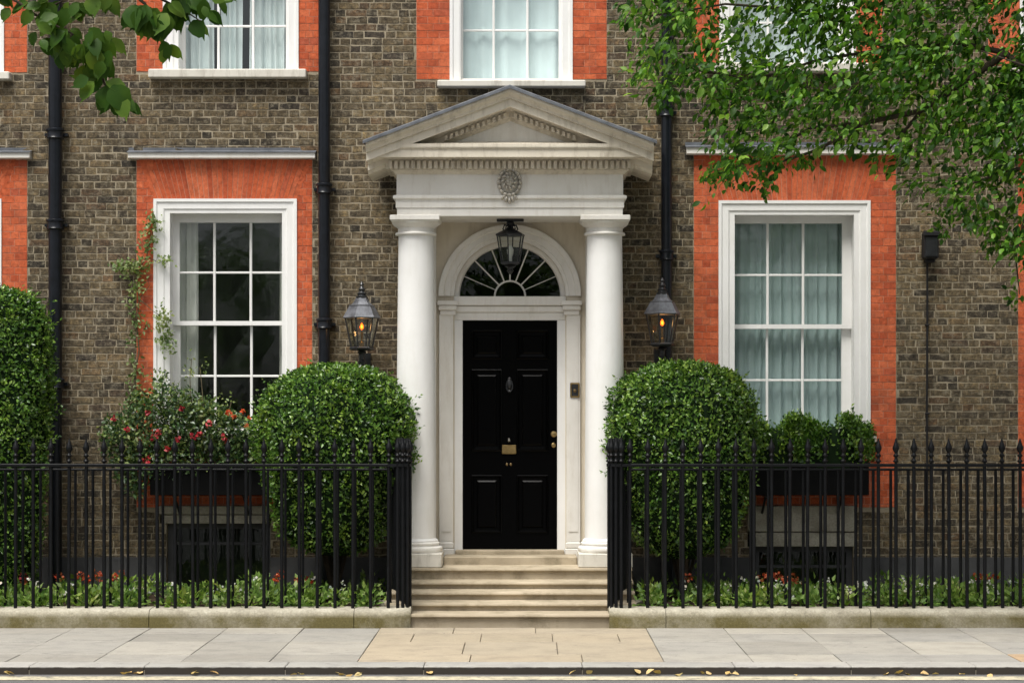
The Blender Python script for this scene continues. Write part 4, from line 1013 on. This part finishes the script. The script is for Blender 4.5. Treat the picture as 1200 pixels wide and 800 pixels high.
topiary(392, -.88, [(429,4), (431,25), (436,45), (445,62), (458,75), (475,86), (500,93), (530,91), (560,82), (590,74), (615,66), (630,56), (640,42), (646,20)], 'rounded clipped bush left of the porch, just left of the steps', 24000, 1)
topiary(801, -.88, [(426,4), (428,25), (433,44), (442,61), (456,74), (474,83), (500,88), (530,86), (560,80), (590,73), (615,65), (632,54), (643,40), (650,20)], 'rounded clipped bush right of the porch, just right of the steps', 24000, 2)
topiary(-4, -.95, [(338,4), (341,22), (348,38), (362,52), (385,60), (420,64), (470,64), (520,60), (580,56), (640,50), (688,42)], 'tall clipped bush at the left edge beside the leftmost drainpipe', 24000, 3)

# ================================================================== WINDOW BOXES AND THEIR PLANTS
def window_box(x0, x1, y0_, y1_, label):
    xa, xb, za, zb = X(x0, -.4), X(x1, -.4), Z(y1_, -.4), Z(y0_, -.4); o = empty('window_box', label, 'window box', ((xa+xb)/2, -.1, za), 'dark planters under the ground-floor windows')
    cx = (xa+xb)/2; h = zb - za; w_ = (xb-xa)/2
    m = MB(); m.cbox(-w_, w_, -.32, -.285, 0, h, .006); m.box(-w_, -w_+.03, -.284, .08, .002, h-.002); m.box(w_-.03, w_, -.284, .08, .002, h-.002); m.box(-w_+.031, w_-.031, -.284, .08, .0, .03); m.box(-w_+.031, w_-.031, .05, .08, .031, h-.003); m.build('trough', 'planter', o)
    m = MB(); m.cbox(-w_-.012, w_+.012, -.34, -.30, h-.035, h+.006, .006); m.build('rim', 'iron', o)
    m = MB(); m.box(-w_+.032, w_-.032, -.283, .048, .05, h-.04); m.build('soil', 'soil', o)
    for q in (-.6, .6):
        b = MB(); b.tube([(q*w_, .09, -.22), (q*w_, -.10, -.10), (q*w_, -.28, -.004)], .013, 6); b.tube([(q*w_, .09, -.008), (q*w_, -.30, -.008)], .011, 6); b.build('support', 'iron', o)
    return o
window_box(176, 312, 546, 580, 'dark window box under the left window, full of red-flowered climber')
window_box(868, 1018, 542, 580, 'dark window box under the right window, planted with low hedge')
def hedge_clump(x0, x1, ytop, ybot, label, seed, n=5200):
    r_ = np.random.default_rng(seed); y = -.30; xa, xb, za, zb = X(x0, y), X(x1, y), Z(ybot, y), Z(ytop, y); o = empty('low_hedge', label, 'hedge', ((xa+xb)/2, y, za), 'low hedge plants in the right window box')
    w_, h, dp = (xb-xa)/2, zb-za, .20
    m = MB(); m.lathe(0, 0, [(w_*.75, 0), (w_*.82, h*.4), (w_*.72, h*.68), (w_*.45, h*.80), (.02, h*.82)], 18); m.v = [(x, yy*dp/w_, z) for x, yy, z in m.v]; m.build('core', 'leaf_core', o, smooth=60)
    d = unit(n); ex = .42
    u = np.sign(d) * np.abs(d)**ex; u[:, 2] = np.abs(u[:, 2])
    k = r_.normal(.96, .07, n) * (1 + .07*np.sin(d[:,0]*9+seed) + .05*np.sin(d[:,0]*21+seed*2))
    pos = u * np.array([w_, dp, h]) * k[:, None]; pos[:, 2] *= (.95 + .04*np.sin(pos[:,0]*17+seed))
    leaf_cloud('foliage', 'box_leaf', pos, unit(n)*.8 + d*.6 + np.array([0,0,.5]), d + unit(n)*.8, r_.uniform(.03, .055, n), 'small', o)
hedge_clump(872, 940, 491, 548, 'left half of the low hedge in the window box, touching round bush', 5)
hedge_clump(930, 1018, 489, 548, 'right half of the low hedge in the window box, below the window', 6, 6500)

def red_climber():
    r_ = np.random.default_rng(9); y0 = -.34
    o = empty('flowering_shrub', 'bushy red-flowered climbing plant spilling from the left window box', 'shrub', (X(215, y0), y0, Z(560, y0)))
    bx, by, bz = o.location
    blobs = [(150,520,34,34,1), (185,500,42,36,1.2), (225,500,45,34,1.3), (265,512,42,28,1.2), (298,520,26,24,.7), (135,505,20,22,.5), (165,478,24,22,.5), (205,470,30,22,.6), (240,482,28,18,.5), (175,545,40,24,.9), (225,535,60,24,1.3), (160,570,14,16,.25), (188,455,12,22,.2), (280,540,36,18,.7), (270,492,16,14,.2), (150,548,22,22,.4)]
    P = []
    for bxp, byp, rx, ry, wt in blobs:
        n = int(900*wt); d = unit(n) * (r_.random(n)**.45)[:, None]
        yy = y0 + d[:, 1]*.24
        P.append(np.stack([X(bxp + d[:,0]*rx, yy), yy, Z(byp + d[:,2]*ry, yy)], 1))
    P = np.concatenate(P); P[:, 1] = np.minimum(P[:, 1], -.02); pos = P - np.array([bx, by, bz]); n = len(pos)
    leaf_cloud('foliage', 'climber_leaf' , pos[::3], unit(len(pos[::3])) + np.array([0,-.2,.3]), unit(len(pos[::3])) + np.array([0,-.5,.9]), r_.uniform(.035, .065, len(pos[::3])), 'small', o)
    q = np.concatenate([pos[1::3], pos[2::3]]); leaf_cloud('dark_foliage', 'dark_leaf', q, unit(len(q)) + np.array([0,-.2,.2]), unit(len(q)) + np.array([0,-.4,.8]), r_.uniform(.035, .06, len(q)), 'small', o)
    m = MB()
    for (a, b) in [((215,560),(150,500)), ((215,560),(190,440)), ((225,560),(238,430)), ((230,560),(268,470)), ((220,560),(170,455)), ((235,560),(300,510)), ((240,555),(225,420))]:
        pts = [(X(a[0]+(b[0]-a[0])*t + 6*math.sin(t*5+a[0]), y0), y0 - .03*math.sin(t*3), Z(a[1]+(b[1]-a[1])*t, y0)) for t in np.linspace(0, 1, 7)]
        m.tube([(p[0]-bx, p[1]-by, p[2]-bz) for p in pts], [.008]*3+[.006]*2+[.004]*2, 5)
    tag(m.build('stems', 'twig', o), kind='stuff')
    P = []      # sparse sprays reaching up in front of the glass
    for cx, cy, rx, ry, n in [(222,435,10,16,26), (240,430,7,12,14), (193,395,9,20,60), (190,372,8,16,50), (200,408,6,8,20), (262,470,10,10,18), (300,470,10,8,10), (185,450,10,16,40)]:
        for _ in range(n):
            a, b = r_.normal(0, .55, 2); P.append((X(cx+a*rx, -.12)-bx, -.12 + r_.normal(0,.02)-by, Z(cy+b*ry, -.12)-bz))
    P = np.array(P); leaf_cloud('sprays', 'climber_leaf', P, unit(len(P)) + np.array([0,-.1,.3]), unit(len(P)) + np.array([0,-1,.4]), r_.uniform(.03, .05, len(P)), 'small', o)
    bl = [(174,483), (133,490), (186,507), (182,512), (233,509), (228,510), (262,512), (265,516), (172,538), (286,482), (292,490), (275,488), (210,515), (150,503), (268,484), (214,478), (196,525), (245,497), (289,498)]
    for k, (a, b) in enumerate(bl):
        n = 16; c = np.array([X(a, -.58)-bx, -.60 + r_.uniform(-.04,.03) - by, Z(b, -.58)-bz]); d = unit(n)
        leaf_cloud('blossom', 'red_petal' if k not in (9,10,11,14,18) else 'orange_petal', c + d*r_.uniform(.006, .022), d + unit(n)*.5, d + unit(n)*.3, r_.uniform(.014, .030, n), 'petal', o, None)
red_climber()
def wall_climber():
    r_ = np.random.default_rng(15); y0 = -.05
    path = [(183,492), (160,470), (158,440), (163,410), (160,380), (163,350), (160,322), (172,300), (178,275), (183,258)]
    o = empty('wall_climber', 'thin light-green climber growing up the brick edge of left window', 'climber', (X(183, y0), y0, Z(500, y0))); bx, by, bz = o.location
    m = MB(); tw = lambda pts, r0: m.tube([(X(a, y0)-bx, 0, Z(b, y0)-bz) for a, b in pts], [r0*(1-.6*i/(len(pts)-1)) for i in range(len(pts))], 5)
    tw(path, .010); tw([(160,322), (148,316), (138,310)], .005); tw([(172,300), (186,308), (200,303)], .005); tw([(160,380), (150,360), (149,345)], .005); tw([(163,350), (180,365), (192,372)], .005); tw([(163,350), (175,335), (170,310)], .004)
    tag(m.build('stems', 'twig', o), kind='stuff')
    P = []
    for cx, cy, rx, ry, n in [(180,262,8,10,70), (174,285,9,12,70), (160,312,14,8,110), (140,312,10,6,40), (162,335,9,12,60), (155,355,7,10,30), (162,378,10,10,45), (190,306,10,6,35), (190,378,7,14,60), (195,398,7,10,40), (158,400,7,12,25), (160,440,10,14,40), (165,465,14,10,70), (150,318,12,8,50), (158,425,6,10,18)]:
        for _ in range(n): a, b = r_.normal(0, .6, 2); P.append((X(cx+a*rx, y0)-bx, r_.uniform(-.06, .02), Z(cy+b*ry, y0)-bz))
    P = np.array(P); n = len(P); leaf_cloud('foliage', 'climber_leaf', P, unit(n) + np.array([0,-.1,.2]), unit(n)*.7 + np.array([0,-1,.5]), r_.uniform(.032, .062, n), 'small', o)
wall_climber()

# ================================================================== FLOWER BEDS
def bed(x0, x1, label, seed, n, white):
    r_ = np.random.default_rng(seed); P = []; A = []; F = []
    nt_ = int((x1-x0)*34)
    for _ in range(nt_):      # rosettes / tufts of leaves
        c = np.array([r_.uniform(x0, x1), -1.68 + 1.45*r_.random()**1.8, .13]); h = r_.uniform(.12, .28)
        for _ in range(n):
            d = r_.normal(0, 1, 3); d[2] = abs(d[2]) + .4; d /= np.linalg.norm(d); t = r_.uniform(.25, 1)
            P.append(c + d*h*t*np.array([.75,.75,1])); A.append(d + r_.normal(0,.35,3)); F.append(r_.normal(0,.6,3) + np.array([0,-.5,1]))
    P, A, F = map(np.array, (P, A, F))
    o = leaf_cloud('bedding_plants', 'bed_leaf', P, A, F, r_.uniform(.04, .085, len(P)), 'small'); tag(o, label, 'plants')
    wp = []; wn = []
    for _ in range(white):
        c = np.array([r_.uniform(x0, x1), r_.uniform(-1.6, -.9), r_.uniform(.24, .38)])
        for _ in range(5): wp.append(c + r_.normal(0,.012,3)); wn.append(r_.normal(0,.5,3) + np.array([0,-.6,.8]))
    wp, wn = np.array(wp), np.array(wn); leaf_cloud('white_flowers', 'white_petal', wp, unit(len(wp)), wn, r_.uniform(.012, .024, len(wp)), 'petal', o)
bed(XL, X(440, -1.4), 'low green bedding plants behind the left railing', 31, 34, 90)
bed(X(752, -1.4), XR, 'low green bedding plants with white flowers behind the right railing', 32, 32, 280)
def geranium(px, py, k, label, grp, seed):
    r_ = np.random.default_rng(seed); y = -1.05 + r_.uniform(-.25, .25); x, z = X(px, y), Z(py, y)
    o = empty('geranium', label, 'geranium', (x, y, .13), grp)
    m = MB(); m.tube([(0,0,0), (.01,.01,(z-.13)*.5), (0,0,z-.14)], .005, 5); m.build('stem', 'bed_leaf', o)
    n = 22; d = unit(n); c = np.array([0,0,z-.13]); leaf_cloud('blossom', k, c + d*np.array([.032,.032,.024]), d + unit(n)*.5, d + unit(n)*.4, r_.uniform(.014, .028, n), 'petal', o, None)
    n = 14; d = unit(n); d[:,2] = np.abs(d[:,2]); leaf_cloud('leaves', 'bed_leaf', d*np.array([.09,.09,.14]), d, unit(n) + np.array([0,0,1]), r_.uniform(.05, .08, n), 'broad', o)
ORD = ['first', 'second', 'third', 'fourth', 'fifth', 'sixth', 'seventh', 'eighth', 'ninth', 'tenth', 'eleventh', 'twelfth', 'thirteenth']
for i, (a, b) in enumerate([(25,683), (27,675), (70,676), (94,674), (101,678), (113,671), (117,677), (136,677), (140,672), (325,676), (330,672), (350,677), (362,679)]):
    geranium(a, b, 'orange_petal' if a != 27 else 'red_petal', '%s orange-red geranium bloom from the left edge, behind the left railing' % ORD[i], 'geraniums in the left bed', 60+i)
for i, (a, b) in enumerate([(806,676), (893,676), (902,674), (912,675), (922,679), (930,676), (935,683), (1146,675), (1153,676), (1165,677)]):
    geranium(a, b, 'orange_petal', '%s orange-red geranium bloom counted from the steps, behind the right railing' % ORD[i], 'geraniums in the right bed', 90+i)
# fallen leaves in the gutter
flm = leaf_mesh('fallen_leaf', 'broad', 'fallen', .06)
for i, px in enumerate([12, 17, 144, 147, 161, 164, 224, 226, 256, 348, 353, 357, 398, 404, 410, 421, 424, 667, 688, 750, 757, 774, 790, 796, 823, 828, 851, 857, 866, 1040, 1048, 1053, 1062, 1084, 1088, 1092, 1130, 1158, 931, 505]):
    y = YK - random.uniform(.03, .10); o = link('fallen_leaf', flm); o.location = (X(px, y), y, -.052); o.rotation_euler = (random.uniform(-.5,.7), random.uniform(-.5,.5), random.uniform(0, 6.28)); s = random.uniform(.6, 1.2); o.scale = (s, s, s)
    tag(o, 'small pale yellow fallen leaf lying in the gutter against the kerb', 'leaf', 'fallen leaves in the gutter')

# ================================================================== TREES
def limb(m, pts, r0, r1, n=7):
    k = len(pts); m.tube(pts, [r0 + (r1-r0)*i/(k-1) for i in range(k)], n)
def right_tree():
    r_ = np.random.default_rng(77); tx, ty_ = 7.6, -3.6
    o = empty('tree', 'leafy green tree overhanging from the upper right in front of the house', 'tree', (tx, ty_, 0)); b0 = np.array([tx, ty_, 0])
    m = MB(); limb(m, [(0,0,-.02), (.03,0,.25), (.0,.02,1.4), (-.1,.05,2.8), (-.15,.05,4.2), (-.2,.1,5.8), (-.1,.2,7.6)], .20, .09, 12); m.build('trunk', 'bark', o, smooth=60)
    lm = MB(); P = lambda px, py, y: tuple(np.array([X(px, y), y, Z(py, y)]) - b0)
    T1 = tuple(np.array([tx-.15, ty_+.05, 4.2]) - b0); T2 = tuple(np.array([tx-.18, ty_+.08, 5.2]) - b0)
    L = [[T1, P(1230,110,-3.3), P(1178,62,-3.0), P(1120,50,-2.8), P(1040,58,-2.7), P(960,70,-2.6), P(880,95,-2.5), P(835,120,-2.5)],
         [P(1178,62,-3.0), P(1140,90,-2.9), P(1080,130,-2.7), P(1010,145,-2.6), P(950,150,-2.5), P(890,185,-2.5), P(840,205,-2.5)],
         [P(1040,58,-2.7), P(985,25,-2.6), P(920,10,-2.6), P(850,5,-2.6), P(790,15,-2.5), P(750,20,-2.5)],
         [P(880,95,-2.5), P(835,85,-2.4), P(800,80,-2.4), P(782,105,-2.4)],
         [T1, P(1235,190,-3.2), P(1180,200,-3.0), P(1140,215,-2.9), P(1110,235,-2.8)], [P(1080,130,-2.7), P(1050,165,-2.6), P(1035,185,-2.6)],
         [P(1010,145,-2.6), P(960,175,-2.5), P(915,190,-2.5), P(897,225,-2.4)], [T2, P(1180,-20,-3.2), P(1090,-40,-3.0), P(980,-60,-2.9), P(860,-60,-2.8)],
         [P(1235,190,-3.2), P(1200,260,-3.0), P(1190,300,-2.9), P(1195,345,-2.9)], [T1, P(1300,160,-4.2), P(1240,90,-4.6), P(1150,60,-4.8)], [T2, P(1480,0,-3.4), P(1560,-50,-3.0)]]
    for pts in L: limb(lm, pts, .036 if len(pts) > 6 else .020, .004)
    tag(lm.build('limbs', 'bark', o, smooth=60), kind='stuff')
    # sprays of leaves: short twigs set along the limbs and through the crown
    edge = np.array([(735,20), (745,60), (775,125), (800,110), (830,120), (845,225), (870,200), (885,170), (897,238), (915,195), (960,180), (1000,165), (1030,195), (1050,185), (1080,225), (1110,255), (1140,262), (1170,285), (1200,300), (1260,330), (1320,330), (1500,260)])
    pos = []; ax = []; fc = []; sz = []; stw = []
    tries = 0
    while len(stw) < 3700 and tries < 100000:
        tries += 1
        px = 732 + 700 * r_.random()**.95; py = r_.uniform(-170, 320); e = np.interp(px, edge[:,0], edge[:,1])
        if py > e - 4: continue
        dens = 1.0
        if py > 130 and px < 1060: dens = .62
        if px < 830: dens = .75 if py < 90 else .55
        if 1050 < px < 1200 and py > 170: dens = .62
        if 1145 < px < 1190 and 35 < py < 80: dens = .12
        if 840 < px < 905 and py < 78: dens = .5
        if 975 < px < 1045 and 186 < py: dens = .2
        if px > 1230: dens = .5
        nzv = math.sin(px*.045 + 1.3)*math.sin(py*.06 + .4) + .6*math.sin(px*.021 - py*.03)
        if nzv < -.75: dens *= .25
        if r_.random() > dens: continue
        stw.append((px, py))
        y = -2.6 + r_.normal(0, .38) - .0010*max(0, px-900); L_ = r_.uniform(.14, .30)
        dirv = np.array([r_.normal(-.55, .6), r_.normal(-.05, .6), r_.normal(-.45, .35)]); dirv /= np.linalg.norm(dirv)
        c = np.array([X(px, y), y, Z(py, y)]) - b0; k = r_.integers(7, 12)
        for t in np.linspace(-.2, 1, k):
            side = r_.normal(0, 1, 3); pos.append(c + dirv*L_*t + side*.03); ax.append(side*.55 + dirv*1.0 + np.array([-.15,0,-.35])); fc.append(r_.normal(0,.55,3) + np.array([-.1,-.45,.9])); sz.append(.030 + .065*r_.random()**1.6)
    # hanging tips
    for cx, cy, rx, ry, n in [(838,205,9,16,40), (852,195,12,14,40), (898,222,7,14,26), (893,205,8,8,18), (905,190,12,8,24), (873,180,12,10,40), (1188,345,10,16,26), (775,118,8,12,26), (940,188,14,8,30), (1105,262,16,14,30), (1135,250,16,14,36), (1172,288,18,14,40)]:
        for _ in range(n):
            a, b = r_.normal(0, .55, 2); y = -2.5 + r_.normal(0, .1); pos.append(np.array([X(cx+a*rx, y), y, Z(cy+b*ry, y)]) - b0)
            s_ = r_.normal(0,1,3); ax.append(s_*.7 + np.array([-.2,0,-.6])); fc.append(r_.normal(0,.6,3) + np.array([-.1,-.6,.8])); sz.append(r_.uniform(.04, .075))
    pos, ax, fc, sz = map(np.array, (pos, ax, fc, sz))
    # leaves nearest the street stand as leaves of their own, the rest as one crown
    inview = (pos[:,0] + tx < X(1200, -3)) ; score = np.where(inview, sz - .04*(pos[:,1]), -9); order = np.argsort(-score); own = order[:300]; rest = order[300:]
    leaf_cloud('crown', 'tree_leaf', pos[rest], ax[rest], fc[rest], sz[rest], 'slim', o)
    me = leaf_mesh('leaf', 'slim', 'tree_leaf', 1.0)
    for i in own:
        a = Vector(ax[i]).normalized(); c = Vector(fc[i]); c = (c - c.dot(a)*a).normalized(); b = a.cross(c)
        q = link('leaf', me, o); q.matrix_local = Matrix.Translation(Vector(pos[i])) @ Matrix((b, a, c)).transposed().to_4x4() @ Matrix.Scale(float(sz[i]), 4)
right_tree()
def left_tree():
    r_ = random.Random(5); tx, ty_ = -7.0, -4.15
    o = empty('tree', 'tree branch with large dark green leaves hanging in at upper left', 'tree', (tx, ty_, 0)); b0 = Vector((tx, ty_, 0))
    m = MB(); limb(m, [(0,0,-.02), (.02,0,.3), (.05,.0,1.6), (.1,.0,3.2), (.12,.05,4.8), (.3,.1,6.6), (.4,.1,8.0)], .19, .10, 12); m.build('trunk', 'bark', o, smooth=60)
    P = lambda px, py, y: tuple(Vector((X(px, y), y, Z(py, y))) - b0)
    S = (.12, .05, 4.9); lm = MB()
    br = [[S, P(-120,-60,-3.9), P(-40,-30,-3.8), P(20,2,-3.75), P(45,20,-3.7), P(85,40,-3.7), P(105,65,-3.7)], [P(105,65,-3.7), P(118,82,-3.68), P(122,98,-3.65), P(140,118,-3.65)],
          [P(-40,-30,-3.8), P(60,-30,-3.8), P(140,-20,-3.75), P(190,0,-3.7), P(215,12,-3.7), P(235,25,-3.68)], [P(140,-20,-3.75), P(170,5,-3.7), P(180,25,-3.7)], [P(45,20,-3.7), P(60,8,-3.7), P(75,0,-3.7)], [P(85,40,-3.7), P(75,55,-3.7)]]
    for pts in br: limb(lm, pts, .020, .004, 6)
    tag(lm.build('limbs', 'bark', o, smooth=60), kind='stuff')
    me = leaf_mesh('leaf', 'curved', 'plane_leaf', 1.0)
    # (picture x, picture y of the stalk end, length in pixels, heading in degrees: 0 right, -90 down)
    lv = []
    def spray(cx, cy, rx, ry, n, l0, l1, h0, h1):
        for _ in range(n): lv.append((cx + r_.uniform(-1,1)*rx, cy + r_.uniform(-1,1)*ry, r_.uniform(l0, l1), r_.uniform(h0, h1)))
    spray(60,32,18,16,22,12,26,-150,-30); spray(88,45,24,16,32,12,27,-140,-40); spray(112,48,16,12,16,12,26,-120,-30); spray(40,5,30,8,10,14,22,-190,-60)
    spray(75,10,22,8,14,14,24,-170,-20); spray(165,12,12,8,12,20,30,-130,-60); spray(185,16,14,8,14,20,30,-120,-60); spray(205,8,12,6,10,18,28,-110,-30); spray(225,-2,18,6,12,18,26,-120,-20)
    spray(240,12,6,6,4,14,22,-80,-20); spray(120,-2,16,5,8,16,24,-120,-40); spray(255,-4,8,4,4,14,22,-60,-10); spray(115,72,8,6,8,18,26,-120,-50)
    lv += [(118,88,34,178), (104,92,22,200), (122,92,30,-150), (124,96,28,-20), (125,100,30,-95), (132,100,34,-60), (140,112,28,-75), (128,108,28,-120), (143,116,22,-40), (136,118,18,-95), (110,96,26,-130), (150,122,18,-35), (192,48,22,-80), (200,52,20,-60), (192,58,16,-95), (231,28,18,-40), (226,24,24,-60)]
    spray(-60,-30,60,24,40,18,28,-160,-20); spray(60,-40,60,16,40,18,28,-160,-20); spray(170,-34,50,14,36,18,28,-160,-20)
    for (px, py, L_, hd) in lv:
        y = -3.7 + r_.uniform(-.16, .16); D = DIST + y; s = L_ * D / FPX * 1.12; t = R(hd)
        a = Vector((math.cos(t), r_.uniform(-.45,.35), math.sin(t))).normalized(); c = Vector((r_.uniform(-.5,.5), -.75, r_.uniform(.0, .9))); c = (c - c.dot(a)*a).normalized(); b = a.cross(c)
        q = link('leaf', me, o); q.matrix_local = Matrix.Translation(Vector((X(px, y), y, Z(py, y))) - b0) @ Matrix((b, a, c)).transposed().to_4x4() @ Matrix.Diagonal((s*r_.uniform(.72,.98), s, s*r_.uniform(.4,1.5), 1))
left_tree()

# the wooded garden square across the street, mirrored in the window panes
def garden_square():
    r_ = np.random.default_rng(41); P = []; S = []
    for k in range(13):
        cx, cy, h = -27 + 4.5*k + r_.uniform(-1, 1), -43 + r_.uniform(-2, 2), r_.uniform(8.2, 10.2)
        for _ in range(26):
            d = r_.normal(0, 1, 3); d /= np.linalg.norm(d); c = np.array([cx, cy, h*.60]) + d*np.array([2.6, 2.2, h*.32]) * r_.random()**.4
            e = r_.normal(0, .45, (26, 3)); P.append(c + e)
    P = np.concatenate(P); n = len(P)
    o = leaf_cloud('garden_trees', 'box_leaf', P, unit(n), unit(n) + np.array([0,0,.8]), r_.uniform(.35, .75, n), 'small')
    tag(o, 'wooded garden square across the street, seen as dark green reflections in the panes', 'trees')
    m = MB()
    for k in range(13): m.tube([(-27+4.5*k, -43, -.06), (-27+4.5*k+.2, -43, 3), (-27+4.5*k, -43, 6.5)], [.3,.24,.12], 8)
    tag(m.build('trunks', 'bark', o), kind='stuff')
garden_square()
